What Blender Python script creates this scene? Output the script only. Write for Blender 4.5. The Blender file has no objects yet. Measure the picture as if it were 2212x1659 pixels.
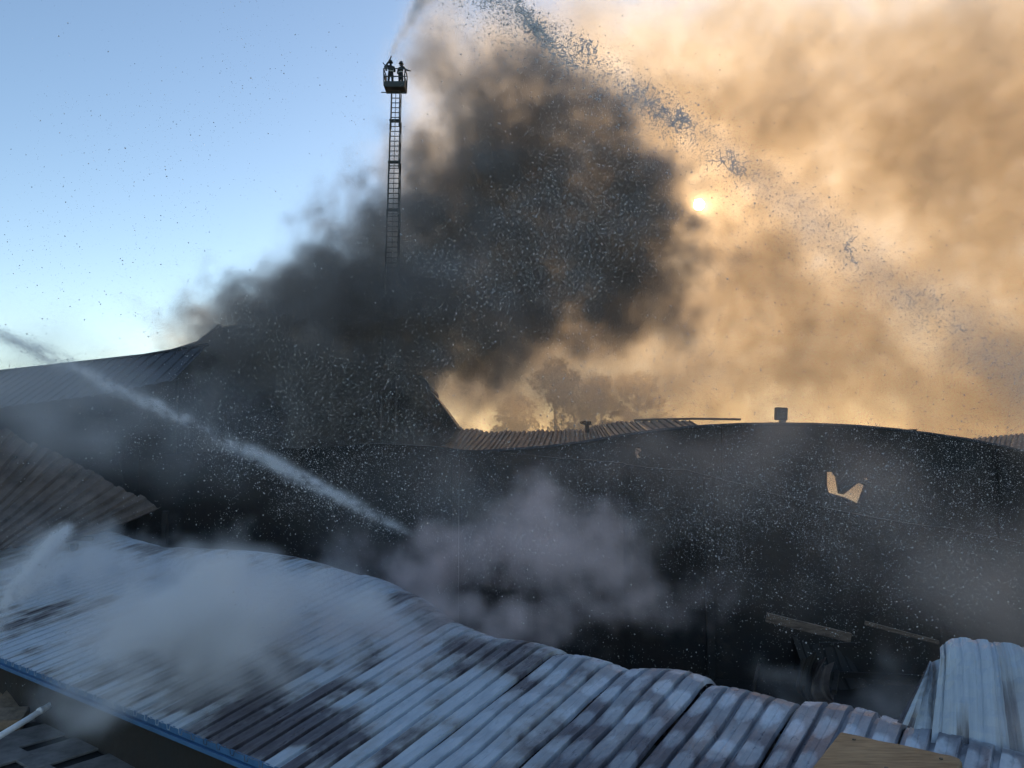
import bpy, bmesh, math, random
import numpy as np
from mathutils import Vector, Matrix

S = bpy.context.scene
COL = S.collection
random.seed(4)

# ------------------------------------------------------------------ camera
F = 1662.0                      # focal length in pixels of a 2212 x 1659 frame
CX, CY = 1106.0, 829.5
PITCH = math.radians(4.0)
CAMZ = 9.0
SUN_EL = math.radians(16.65)
SUN_AZ = math.radians(13.9)     # to the right of the view direction (+Y)

cam = bpy.data.cameras.new('camera')
cam.sensor_width = 36.0
cam.lens = F / 2212.0 * 36.0
cam.clip_start = 0.05
cam.clip_end = 6000
camo = bpy.data.objects.new('camera', cam)
COL.objects.link(camo)
camo.location = (0, 0, CAMZ)
camo.rotation_euler = (math.pi / 2 + PITCH, 0, 0)
S.camera = camo

# ------------------------------------------------------------------ world, sun, exposure
W = bpy.data.worlds.new('World')
S.world = W
W.use_nodes = True
wn = W.node_tree.nodes
wl = W.node_tree.links
wn.clear()
sky = wn.new('ShaderNodeTexSky')
sky.sky_type = 'NISHITA'
sky.sun_disc = False
sky.sun_elevation = SUN_EL
sky.sun_rotation = SUN_AZ
sky.altitude = 100
sky.air_density = 1.0
sky.dust_density = 0.2
sky.ozone_density = 1.6
bg = wn.new('ShaderNodeBackground')
bg.inputs['Strength'].default_value = 0.10
wo = wn.new('ShaderNodeOutputWorld')
wl.new(sky.outputs[0], bg.inputs[0])
wl.new(bg.outputs[0], wo.inputs[0])

SUN_DIR = Vector((math.sin(SUN_AZ) * math.cos(SUN_EL), math.cos(SUN_AZ) * math.cos(SUN_EL), math.sin(SUN_EL)))
sl = bpy.data.lights.new('sun_lamp', 'SUN')
sl.energy = 3.0
sl.angle = math.radians(0.6)
sl.color = (1.0, 0.74, 0.45)
slo = bpy.data.objects.new('sun_lamp', sl)
COL.objects.link(slo)
slo.rotation_euler = SUN_DIR.to_track_quat('Z', 'Y').to_euler()
slo.location = SUN_DIR * 200

vs = S.view_settings
vs.view_transform = 'Standard'
vs.look = 'None'
vs.gamma = 1.0
vs.exposure = 0.80
vs.use_curve_mapping = False
S.render.engine = 'CYCLES'
cy = S.cycles
cy.use_denoising = True
cy.denoiser = 'OPENIMAGEDENOISE'
cy.denoising_input_passes = 'RGB_ALBEDO_NORMAL'
cy.use_adaptive_sampling = True
cy.adaptive_threshold = 0.03
cy.max_bounces = 8
cy.volume_bounces = 4
cy.transparent_max_bounces = 8
cy.volume_step_rate = 3.0
cy.volume_max_steps = 400
cy.sample_clamp_indirect = 4.0

# ------------------------------------------------------------------ helpers
CP, SP = math.cos(PITCH), math.sin(PITCH)

def ray(px, py):
    """direction of a photo pixel, scaled so that forward (Y) is 1"""
    r, u = px - CX, CY - py
    f = F * CP - u * SP
    up = u * CP + F * SP
    return Vector((r / f, 1.0, up / f))

def P(px, py, d):
    v = ray(px, py) * d
    return Vector((v.x, v.y, v.z + CAMZ))

def on_z(px, py, z):
    v = ray(px, py)
    k = (z - CAMZ) / v.z
    return Vector((v.x * k, v.y * k, z))

def tag(o, label=None, cat=None, group=None, kind=None):
    if label: o['label'] = label
    if cat: o['category'] = cat
    if group: o['group'] = group
    if kind: o['kind'] = kind
    return o

def empty(name, loc=(0, 0, 0), rz=0.0):
    o = bpy.data.objects.new(name, None)
    o.empty_display_size = 0.2
    COL.objects.link(o)
    o.location = loc
    o.rotation_euler = (0, 0, rz)
    return o

def link(name, me, mat=None, parent=None, loc=None):
    o = bpy.data.objects.new(name, me)
    COL.objects.link(o)
    if mat is not None and not me.materials:
        me.materials.append(mat)
    if parent is not None:
        o.parent = parent
        if loc is None and parent.type == 'EMPTY':
            # meshes are written in world coordinates: undo the thing's own place
            bpy_m = Matrix.LocRotScale(parent.location, parent.rotation_euler, None)
            o.matrix_parent_inverse = bpy_m.inverted()
    if loc is not None:
        o.location = loc
    return o

def mesh(name, verts, faces, smooth=False):
    me = bpy.data.meshes.new(name)
    me.from_pydata([tuple(v) for v in verts], [], faces)
    if smooth:
        me.polygons.foreach_set('use_smooth', [True] * len(me.polygons))
    me.update()
    return me

class MB:
    """collects simple solids in world coordinates"""
    def __init__(self):
        self.v, self.f = [], []
    def add(self, vs_, fs):
        b = len(self.v)
        self.v += [tuple(x) for x in vs_]
        self.f += [tuple(i + b for i in q) for q in fs]
        return self
    def box(self, c, sx, sy, sz, M=None):
        c = Vector(c)
        M = M or Matrix.Identity(3)
        pts = []
        for x, y, z in ((-1,-1,-1),(1,-1,-1),(1,1,-1),(-1,1,-1),(-1,-1,1),(1,-1,1),(1,1,1),(-1,1,1)):
            pts.append(c + M @ Vector((x * sx / 2, y * sy / 2, z * sz / 2)))
        return self.add(pts, [(3,2,1,0),(4,5,6,7),(0,1,5,4),(1,2,6,5),(2,3,7,6),(3,0,4,7)])
    def bar(self, a, b, w, h=None, up=Vector((0, 0, 1))):
        a, b = Vector(a), Vector(b)
        h = h or w
        z = (b - a)
        L = z.length
        z.normalize()
        if abs(z.dot(up)) > 0.98:
            up = Vector((0, 1, 0))
        x = z.cross(up).normalized()
        y = x.cross(z)
        M = Matrix((x, y, z)).transposed()
        return self.box((a + b) / 2, w, h, L, M)
    def tube(self, pts, r, n=8, caps=True):
        pts = [Vector(p) for p in pts]
        rs = r if isinstance(r, (list, tuple)) else [r] * len(pts)
        rings = []
        for i, p in enumerate(pts):
            d = (pts[min(i + 1, len(pts) - 1)] - pts[max(i - 1, 0)]).normalized()
            up = Vector((0, 0, 1)) if abs(d.z) < 0.95 else Vector((0, 1, 0))
            x = d.cross(up).normalized()
            y = x.cross(d)
            rings.append([p + (x * math.cos(t) + y * math.sin(t)) * rs[i] for t in [2 * math.pi * k / n for k in range(n)]])
        vs_ = [q for rg in rings for q in rg]
        fs = []
        for i in range(len(pts) - 1):
            for k in range(n):
                a = i * n + k; b = i * n + (k + 1) % n
                fs.append((a, b, b + n, a + n))
        if caps:
            fs.append(tuple(range(n))[::-1])
            fs.append(tuple(range((len(pts) - 1) * n, len(pts) * n)))
        return self.add(vs_, fs)
    def build(self, name, mat, parent=None, smooth=False, bevel=0.0):
        me = mesh(name, self.v, self.f, smooth)
        o = link(name, me, mat, parent)
        if bevel:
            m = o.modifiers.new('bevel', 'BEVEL')
            m.width = bevel
            m.segments = 2
            m.limit_method = 'ANGLE'
        return o

def prism(front, back):
    """closed solid between two outlines with the same number of points"""
    n = len(front)
    vs_ = list(front) + list(back)
    fs = [tuple(range(n)), tuple(range(2 * n - 1, n - 1, -1))]
    for i in range(n):
        j = (i + 1) % n
        fs.append((j, i, i + n, j + n))
    return vs_, fs

# ------------------------------------------------------------------ materials
def mat(name, color, rough=0.7, metal=0.0, spec=0.4, nscale=None, namp=0.35, bump=0.0, stretch=None, coord='Object'):
    m = bpy.data.materials.new(name)
    m.use_nodes = True
    N, L = m.node_tree.nodes, m.node_tree.links
    b = N['Principled BSDF']
    b.inputs['Roughness'].default_value = rough
    b.inputs['Metallic'].default_value = metal
    b.inputs['Specular IOR Level'].default_value = spec
    b.inputs['Base Color'].default_value = (*color, 1)
    if nscale:
        tc = N.new('ShaderNodeTexCoord')
        mp = N.new('ShaderNodeMapping')
        if stretch: mp.inputs['Scale'].default_value = stretch
        nz = N.new('ShaderNodeTexNoise')
        nz.inputs['Scale'].default_value = nscale
        nz.inputs['Detail'].default_value = 6
        nz.inputs['Roughness'].default_value = 0.65
        L.new(tc.outputs[coord], mp.inputs[0])
        L.new(mp.outputs[0], nz.inputs['Vector'])
        cr = N.new('ShaderNodeValToRGB')
        e = cr.color_ramp.elements
        e[0].position, e[1].position = 0.3, 0.72
        e[0].color = (*[c * (1 - namp) for c in color], 1)
        e[1].color = (*[min(1, c * (1 + namp)) for c in color], 1)
        L.new(nz.outputs[0], cr.inputs[0])
        L.new(cr.outputs[0], b.inputs['Base Color'])
        if bump:
            bp = N.new('ShaderNodeBump')
            bp.inputs['Strength'].default_value = bump
            bp.inputs['Distance'].default_value = 0.02
            L.new(nz.outputs[0], bp.inputs['Height'])
            L.new(bp.outputs[0], b.inputs['Normal'])
    return m

M_CHAR = mat('charred', (0.016, 0.015, 0.016), 0.85, nscale=1.5, namp=0.6, bump=0.6)
M_GROUND = mat('burnt_ground', (0.02, 0.018, 0.017), 0.9, nscale=0.8, namp=0.6, bump=0.8)
M_HALL = mat('dark_cladding', (0.030, 0.031, 0.034), 0.75, nscale=0.6, namp=0.5, bump=0.3)
M_HALLROOF = mat('dark_roof_sheet', (0.040, 0.043, 0.048), 0.6, nscale=0.7, namp=0.4, bump=0.2)
M_BROWNSHEET = mat('rusty_sheet', (0.13, 0.10, 0.085), 0.7, nscale=1.2, namp=0.55, bump=0.3)
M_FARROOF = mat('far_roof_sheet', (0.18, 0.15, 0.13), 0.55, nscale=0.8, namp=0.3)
M_BLUE = mat('blue_fascia', (0.06, 0.16, 0.31), 0.45, nscale=3, namp=0.25)
M_SLAB = mat('dark_slab', (0.19, 0.175, 0.165), 0.8, nscale=2.5, namp=0.45, bump=0.4)
M_SLABJOINT = mat('slab_bed', (0.015, 0.014, 0.014), 0.9)
M_BROWNBLOCK = mat('brown_block', (0.26, 0.19, 0.13), 0.85, nscale=6, namp=0.4, bump=0.5)
M_STEEL = mat('ladder_steel', (0.06, 0.065, 0.06), 0.5, 0.3, nscale=4, namp=0.3)
M_CAGE = mat('cage_steel', (0.05, 0.06, 0.06), 0.5, 0.2)
M_JACKET = mat('firefighter_coat', (0.03, 0.032, 0.035), 0.8)
M_STRIPE = mat('reflective_stripe', (0.5, 0.5, 0.42), 0.4)
M_HELMET = mat('helmet', (0.05, 0.055, 0.05), 0.35)
M_SKIN = mat('skin', (0.35, 0.22, 0.16), 0.6)
M_PIPE = mat('pale_pipe', (0.78, 0.79, 0.82), 0.45, nscale=5, namp=0.12)
M_CABLE = mat('pale_cable', (0.30, 0.29, 0.28), 0.6)
M_BALL = mat('grey_ball', (0.22, 0.22, 0.25), 0.5, nscale=8, namp=0.2)
M_BEAM = mat('scorched_timber', (0.17, 0.12, 0.09), 0.85, nscale=3, namp=0.5, bump=0.4, stretch=(1, 1, 6))
M_TRUNK = mat('bark', (0.05, 0.04, 0.03), 0.9)
M_LEAF = mat('leaves', (0.05, 0.07, 0.03), 0.7)

def char_material(name, cols, scale):
    """burnt surface: brown, grey and blue-black blotches with flaking"""
    m = bpy.data.materials.new(name)
    m.use_nodes = True
    N, L = m.node_tree.nodes, m.node_tree.links
    b = N['Principled BSDF']; b.inputs['Roughness'].default_value = 0.85
    tc = N.new('ShaderNodeTexCoord')
    n1 = N.new('ShaderNodeTexNoise'); n1.inputs['Scale'].default_value = scale; n1.inputs['Detail'].default_value = 7; n1.inputs['Roughness'].default_value = 0.7
    L.new(tc.outputs['Object'], n1.inputs['Vector'])
    r = N.new('ShaderNodeValToRGB'); e = r.color_ramp.elements
    e[0].position = 0.30; e[0].color = (*cols[0], 1)
    e[1].position = 0.74; e[1].color = (*cols[-1], 1)
    for i, c in enumerate(cols[1:-1]):
        x = e.new(0.30 + 0.44 * (i + 1) / (len(cols) - 1)); x.color = (*c, 1)
    L.new(n1.outputs[0], r.inputs[0]); L.new(r.outputs[0], b.inputs['Base Color'])
    n2 = N.new('ShaderNodeTexNoise'); n2.inputs['Scale'].default_value = scale * 6; n2.inputs['Detail'].default_value = 6
    L.new(tc.outputs['Object'], n2.inputs['Vector'])
    bp = N.new('ShaderNodeBump'); bp.inputs['Strength'].default_value = 0.7; bp.inputs['Distance'].default_value = 0.05
    L.new(n2.outputs[0], bp.inputs['Height']); L.new(bp.outputs[0], b.inputs['Normal'])
    return m
M_CHAR = char_material('charred', [(0.008, 0.008, 0.010), (0.022, 0.017, 0.014), (0.014, 0.016, 0.017), (0.05, 0.036, 0.028)], 0.45)
M_HALL = char_material('dark_cladding', [(0.014, 0.015, 0.018), (0.030, 0.026, 0.024), (0.022, 0.025, 0.027), (0.060, 0.046, 0.038)], 0.35)

def wood_material():
    m = bpy.data.materials.new('pale_wood')
    m.use_nodes = True
    N, L = m.node_tree.nodes, m.node_tree.links
    b = N['Principled BSDF']
    b.inputs['Roughness'].default_value = 0.62
    tc = N.new('ShaderNodeTexCoord')
    mp = N.new('ShaderNodeMapping')
    mp.inputs['Rotation'].default_value = (0, 0, math.radians(-8))
    mp.inputs['Scale'].default_value = (9, 60, 9)
    nz = N.new('ShaderNodeTexNoise'); nz.inputs['Scale'].default_value = 1.6; nz.inputs['Detail'].default_value = 8
    nz2 = N.new('ShaderNodeTexNoise'); nz2.inputs['Scale'].default_value = 7; nz2.inputs['Detail'].default_value = 5
    mx = N.new('ShaderNodeMix'); mx.data_type = 'FLOAT'; mx.inputs[0].default_value = 0.45
    L.new(tc.outputs['Object'], mp.inputs[0]); L.new(mp.outputs[0], nz.inputs['Vector'])
    L.new(tc.outputs['Object'], nz2.inputs['Vector'])
    L.new(nz.outputs[0], mx.inputs[2]); L.new(nz2.outputs[0], mx.inputs[3])
    cr = N.new('ShaderNodeValToRGB')
    e = cr.color_ramp.elements
    e[0].position = 0.34; e[0].color = (0.14, 0.085, 0.038, 1)
    e[1].position = 0.66; e[1].color = (0.34, 0.235, 0.125, 1)
    L.new(mx.outputs[0], cr.inputs[0]); L.new(cr.outputs[0], b.inputs['Base Color'])
    bp = N.new('ShaderNodeBump'); bp.inputs['Strength'].default_value = 0.25; bp.inputs['Distance'].default_value = 0.004
    L.new(nz.outputs[0], bp.inputs['Height']); L.new(bp.outputs[0], b.inputs['Normal'])
    return m
M_WOOD = wood_material()

RIB = 0.37
def roof_material():
    """pale blue painted sheet with scorched patches; 'ruv' = (along the slope, along the eave, blistering)"""
    m = bpy.data.materials.new('painted_roof_sheet')
    m.use_nodes = True
    N, L = m.node_tree.nodes, m.node_tree.links
    b = N['Principled BSDF']
    at = N.new('ShaderNodeAttribute'); at.attribute_name = 'ruv'
    sp = N.new('ShaderNodeSeparateXYZ'); L.new(at.outputs['Vector'], sp.inputs[0])
    def math_(op, a, bb=None, clamp=False):
        n = N.new('ShaderNodeMath'); n.operation = op; n.use_clamp = clamp
        for i, x in enumerate((a, bb)):
            if x is None: continue
            if hasattr(x, 'is_linked') or hasattr(x, 'links'): L.new(x, n.inputs[i])
            else: n.inputs[i].default_value = x
        return n.outputs[0]
    U, V, BL = sp.outputs[0], sp.outputs[1], sp.outputs[2]
    def noise(su, sv, detail, rough=0.6, off=0.0):
        cmb = N.new('ShaderNodeCombineXYZ')
        L.new(math_('MULTIPLY', U, su), cmb.inputs[0]); L.new(math_('MULTIPLY', V, sv), cmb.inputs[1])
        cmb.inputs[2].default_value = off
        n = N.new('ShaderNodeTexNoise'); n.inputs['Scale'].default_value = 1.0
        n.inputs['Detail'].default_value = detail; n.inputs['Roughness'].default_value = rough
        L.new(cmb.outputs[0], n.inputs['Vector'])
        return n.outputs[0]
    def ramp(x, p0, p1, c0=(0, 0, 0), c1=(1, 1, 1)):
        r = N.new('ShaderNodeValToRGB'); e = r.color_ramp.elements
        e[0].position, e[1].position = p0, p1
        e[0].color, e[1].color = (*c0, 1), (*c1, 1)
        L.new(x, r.inputs[0]); return r.outputs[0]
    # large scorched areas, broken up pan by pan: every pan has its own random stretches
    big = noise(0.30, 0.22, 2, 0.5, 3.1)
    pidx = math_('FLOOR', math_('DIVIDE', math_('SUBTRACT', V, 0.06), RIB))
    def pan_noise(su, off, det=1.5):
        cmb = N.new('ShaderNodeCombineXYZ')
        L.new(math_('MULTIPLY', U, su), cmb.inputs[0]); L.new(math_('MULTIPLY', pidx, 0.73), cmb.inputs[1]); cmb.inputs[2].default_value = off
        pn = N.new('ShaderNodeTexNoise'); pn.inputs['Scale'].default_value = 1.0; pn.inputs['Detail'].default_value = det
        L.new(cmb.outputs[0], pn.inputs['Vector'])
        return pn.outputs[0]
    pan = pan_noise(0.75, 0.0, 3.0)
    fine = noise(5, 9, 6, 0.7, 1.2)
    mid = noise(1.6, 3.2, 4, 0.6, 5.5)
    sc = math_('ADD', math_('MULTIPLY', math_('SUBTRACT', big, 0.5), 1.5), 0.5)
    sc = math_('ADD', sc, math_('MULTIPLY', math_('SUBTRACT', pan, 0.5), 1.15))
    sc = math_('ADD', sc, math_('MULTIPLY', math_('SUBTRACT', mid, 0.5), 0.35))
    sc = math_('ADD', sc, math_('MULTIPLY', math_('SUBTRACT', fine, 0.5), 0.22))
    sc = math_('ADD', sc, BL)
    burn = ramp(sc, 0.56, 0.68)
    tan = ramp(sc, 0.46, 0.60)
    clean = ramp(noise(1.6, 4, 7, 0.72, 9.0), 0.3, 0.7, (0.36, 0.42, 0.49), (0.56, 0.61, 0.67))
    tanc = ramp(fine, 0.3, 0.7, (0.26, 0.25, 0.25), (0.42, 0.42, 0.42))
    burnc = ramp(noise(4, 7, 7, 0.72, 4.0), 0.3, 0.75, (0.030, 0.024, 0.028), (0.13, 0.115, 0.135))
    # heat-blistered sheets: rows of round pale patches left over each purlin
    at2 = N.new('ShaderNodeAttribute'); at2.attribute_name = 'blister'
    jit = math_('MULTIPLY', math_('SUBTRACT', pan_noise(0.35, 8.0, 0), 0.5), 1.1)
    fu = math_('ABSOLUTE', math_('SUBTRACT', math_('FRACT', math_('ADD', math_('ADD', math_('DIVIDE', U, 0.95), jit), math_('MULTIPLY', fine, 0.12))), 0.5))
    fv = math_('ABSOLUTE', math_('SUBTRACT', math_('FRACT', math_('DIVIDE', math_('SUBTRACT', V, 0.06), RIB)), 0.5))
    rr2 = math_('ADD', math_('MULTIPLY', math_('POWER', math_('MULTIPLY', fu, 2.9), 2), 1.0), math_('POWER', math_('MULTIPLY', fv, 2.2), 2))
    blob = ramp(math_('ADD', rr2, math_('MULTIPLY', math_('SUBTRACT', mid, 0.5), 2.6)), 0.40, 1.25, (1, 1, 1), (0, 0, 0))
    grey = ramp(fine, 0.3, 0.7, (0.12, 0.12, 0.15), (0.27, 0.28, 0.33))
    white = ramp(noise(7, 12, 6, 0.7, 6.0), 0.25, 0.7, (0.42, 0.47, 0.55), (0.68, 0.74, 0.82))
    def mixc(f, a, bb):
        n = N.new('ShaderNodeMix'); n.data_type = 'RGBA'
        L.new(f, n.inputs[0]); L.new(a, n.inputs[6]); L.new(bb, n.inputs[7]); return n.outputs[2]
    c = mixc(tan, clean, tanc)
    c = mixc(burn, c, burnc)
    c = mixc(at2.outputs['Fac'], c, mixc(blob, grey, white))
    L.new(c, b.inputs['Base Color'])
    rr = ramp(noise(3, 7, 5, 0.6, 12.0), 0.3, 0.7, (0.22,) * 3, (0.5,) * 3)
    L.new(rr, b.inputs['Roughness'])
    bp = N.new('ShaderNodeBump'); bp.inputs['Strength'].default_value = 0.35; bp.inputs['Distance'].default_value = 0.02
    L.new(noise(3, 8, 5, 0.6, 2.0), bp.inputs['Height']); L.new(bp.outputs[0], b.inputs['Normal'])
    return m
M_ROOF = roof_material()

def water_material():
    """drops let light from behind through and scatter it"""
    m = bpy.data.materials.new('water_drops')
    m.use_nodes = True
    N, L = m.node_tree.nodes, m.node_tree.links
    N.clear()
    out = N.new('ShaderNodeOutputMaterial')
    tr = N.new('ShaderNodeBsdfTranslucent'); tr.inputs[0].default_value = (0.95, 0.93, 0.90, 1)
    df = N.new('ShaderNodeBsdfDiffuse'); df.inputs[0].default_value = (0.92, 0.92, 0.92, 1)
    gl = N.new('ShaderNodeBsdfGlossy'); gl.inputs['Roughness'].default_value = 0.15
    m1 = N.new('ShaderNodeMixShader'); m1.inputs[0].default_value = 0.60
    L.new(df.outputs[0], m1.inputs[1]); L.new(tr.outputs[0], m1.inputs[2])
    m2 = N.new('ShaderNodeMixShader'); m2.inputs[0].default_value = 0.12
    L.new(m1.outputs[0], m2.inputs[1]); L.new(gl.outputs[0], m2.inputs[2])
    tp = N.new('ShaderNodeBsdfTransparent')
    m3 = N.new('ShaderNodeMixShader'); m3.inputs[0].default_value = 0.35
    L.new(m2.outputs[0], m3.inputs[1]); L.new(tp.outputs[0], m3.inputs[2])
    L.new(m3.outputs[0], out.inputs[0])
    return m
M_WATER = water_material()

def vol_material(name, color, aniso, absorb=(0, 0, 0), gain=1.0):
    m = bpy.data.materials.new(name)
    m.use_nodes = True
    N, L = m.node_tree.nodes, m.node_tree.links
    N.clear()
    out = N.new('ShaderNodeOutputMaterial')
    at = N.new('ShaderNodeAttribute'); at.attribute_name = 'density'
    mu = N.new('ShaderNodeMath'); mu.operation = 'MULTIPLY'; mu.inputs[1].default_value = gain
    L.new(at.outputs['Fac'], mu.inputs[0])
    pv = N.new('ShaderNodeVolumePrincipled')
    pv.inputs['Color'].default_value = (*color, 1)
    pv.inputs['Absorption Color'].default_value = (*absorb, 1)
    pv.inputs['Anisotropy'].default_value = aniso
    pv.inputs['Density Attribute'].default_value = ''
    L.new(mu.outputs[0], pv.inputs['Density'])
    L.new(pv.outputs[0], out.inputs['Volume'])
    return m

# ------------------------------------------------------------------ the setting: ground and sun
def ground():
    me = mesh('ground', [(-3000, -400, 0), (3000, -400, 0), (3000, 5000, 0), (-3000, 5000, 0)], [(0, 1, 2, 3)])
    tag(link('ground', me, M_GROUND), kind='structure')
ground()

def sun_disc():
    m = bpy.data.materials.new('sun_surface')
    m.use_nodes = True
    N, L = m.node_tree.nodes, m.node_tree.links
    N.clear()
    em = N.new('ShaderNodeEmission')
    em.inputs['Color'].default_value = (1.0, 0.62, 0.24, 1)
    em.inputs['Strength'].default_value = 420.0
    out = N.new('ShaderNodeOutputMaterial')
    # the disc glows but lets the sun lamp's light through
    tp = N.new('ShaderNodeBsdfTransparent')
    ad = N.new('ShaderNodeAddShader')
    L.new(em.outputs[0], ad.inputs[0]); L.new(tp.outputs[0], ad.inputs[1])
    L.new(ad.outputs[0], out.inputs[0])
    bm = bmesh.new()
    bmesh.ops.create_icosphere(bm, subdivisions=4, radius=3000 * 0.0066)
    me = bpy.data.meshes.new('sun')
    bm.to_mesh(me); bm.free()
    o = link('sun', me, m)
    o.location = SUN_DIR * 3000 + Vector((0, 0, CAMZ))
    tag(o, kind='structure')
sun_disc()

# ------------------------------------------------------------------ roof in the foreground
H = 5.0                                    # the eave lies this far under the camera
AZ = math.radians(36.0)
EU = Vector((math.sin(AZ), math.cos(AZ), 0))      # up the slope (horizontal part)
EV = Vector((math.cos(AZ), -math.sin(AZ), 0))     # along the eave, to the right
TAN = math.tan(math.radians(11.3))
U0 = 1.53 * H
Z0 = CAMZ - H

def RP(u, v, dz=0.0):
    p = EU * u + EV * v
    return Vector((p.x, p.y, Z0 + (u - U0) * TAN + dz))

def roof_sheet(v0, nribs, crest, curl_r, curl_drop, bulge, twist, soot, parent, rnd, blister=0.0):
    """one profiled sheet: wide raised pans, narrow valleys; the top end rolls over"""
    prof = []
    for k in range(nribs):
        a = k * RIB
        prof += [(a, -0.08), (a + 0.07, -0.08), (a + 0.085, 0.0), (a + 0.15, 0.0), (a + 0.215, -0.012), (a + 0.235, 0.0), (a + 0.355, 0.0)]
    prof.append((nribs * RIB, -0.08))
    Wd = nribs * RIB
    n_len = 30
    cfun = crest
    verts, ruv = [], []
    ph = [rnd.uniform(0, 6.28) for _ in range(4)]
    for i in range(n_len + 1):
        t = i / n_len
        for (w, z) in prof:
            crest = cfun(v0 + w)
            L = crest - U0
            s = t * (L + curl_r * 2.1)              # running length
            sl_ = s - L
            if sl_ <= 0:
                u, dz, nz = U0 + s, 0.0, 1.0
            else:
                a = sl_ / curl_r
                u = crest + math.sin(a) * curl_r
                dz = -(1 - math.cos(a)) * curl_r * curl_drop - (u - crest) * TAN * 0.3
                nz = math.cos(a)
            x = w / Wd - 0.5
            dz -= bulge * (4 * x * x) * min(1, t * 1.6)
            wave = 0.5 + 0.5 * t
            dz += 0.035 * bulge / 0.1 * math.sin(s * 3.1 + ph[0]) * math.cos(x * 4 + ph[1]) * wave
            dz += 0.005 * blister * math.sin(s * 6.6 + 2.2 * math.sin(w * 12.57 + ph[3])) * wave
            dz += twist * x * t
            u += 0.05 * math.sin(x * 5 + ph[2]) * t * (bulge / 0.1) - (1 - nz) * z
            verts.append(RP(u, v0 + w, dz + z * max(0.25, nz)))
            ruv.append((s, v0 + w, soot))
    n = len(prof)
    faces = [(i * n + j, i * n + j + 1, (i + 1) * n + j + 1, (i + 1) * n + j) for i in range(n_len) for j in range(n - 1)]
    me = mesh('roof_sheet', verts, faces)
    at = me.attributes.new('ruv', 'FLOAT_VECTOR', 'POINT')
    at.data.foreach_set('vector', np.array(ruv, dtype=np.float32).ravel())
    bl = me.attributes.new('blister', 'FLOAT', 'POINT')
    bv = [min(1.0, max(0.0, blister * (0.25 + 0.22 * r[0]))) for r in ruv]
    bl.data.foreach_set('value', bv)
    o = link('roof_sheet', me, M_ROOF, parent)
    md = o.modifiers.new('thickness', 'SOLIDIFY')
    md.thickness = 0.004
    return o

def foreground_building():
    root = empty('low_building', tuple(RP(U0 + 3, -14) - Vector((0, 0, Z0))))
    tag(root, 'long low building with a scorched pale blue ribbed metal roof and blue eave trim', 'building')
    rnd = random.Random(11)
    v = -38.0
    while v < 2.4:
        nr = 4
        # how far the surviving sheet reaches up the slope
        j = rnd.uniform(-0.07, 0.07)
        def crest(q, j=j):
            k = min(1, max(0, (q + 15.6) / 6.2))
            k = k * k * (3 - 2 * k)
            return (14.55 + 0.35 * math.sin(q * 0.55)) * (1 - k) + (12.4 - max(0, q + 4) * 0.06 + 0.06 * math.sin(q * 1.9)) * k + j
        if v < -15.2:
            roof_sheet(v, nr, crest, 1.0, 0.9, 0.004, rnd.uniform(-.01, .01), rnd.uniform(-0.06, 0.04), root, rnd)
        elif v < -9.3:
            roof_sheet(v, nr, crest, 1.0, 1.0, 0.025, rnd.uniform(-.05, .05), rnd.uniform(0.06, 0.17), root, rnd, 0.08)
        else:
            k = min(1, (v + 9.6) / 3.0)
            roof_sheet(v, nr, crest, 1.0, 1.05, 0.08, rnd.uniform(-.06, .06), rnd.uniform(0.02, 0.12), root, rnd, 0.16 + 0.36 * k)
        v += nr * RIB + (0.012 if v < -9.6 else 0.03)
    # blue trim along the eave, wall under it
    a, b = RP(U0 - 0.05, -38, -0.14), RP(U0 - 0.05, 3, -0.14)
    MB().bar(a, b, 0.03, 0.07).build('fascia', M_BLUE, root, bevel=0.004)
    a, b = RP(U0 + 0.02, -38, -0.06), RP(U0 + 0.02, 3, -0.06)
    MB().bar(a, b, 0.02, 0.115).build('closure_strip', M_BLUE, root)
    a, b = RP(U0 - 0.0, -38, -0.135), RP(U0 - 0.0, 3, -0.135)
    MB().bar(a, b, 0.10, 0.02).build('eave_trim', M_BLUE, root, bevel=0.004)
    wa, wb = RP(U0 + 0.18, -38, -0.30), RP(U0 + 0.18, 3, -0.30)
    zb = 2.4
    q = [wa, wb, Vector((wb.x, wb.y, zb)), Vector((wa.x, wa.y, zb))]
    vs_, fs = prism(q, [p + EU * 0.2 for p in q])
    MB().add(vs_, fs).build('wall', M_CHAR, root)
    # rafters / purlins under the sheets
    for k in range(5):
        u = U0 + 0.5 + k * 1.05
        MB().bar(RP(u, -38, -0.42), RP(u, 3, -0.42), 0.08, 0.14).build('purlin', M_CHAR, root)
    return root
foreground_building()

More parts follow.
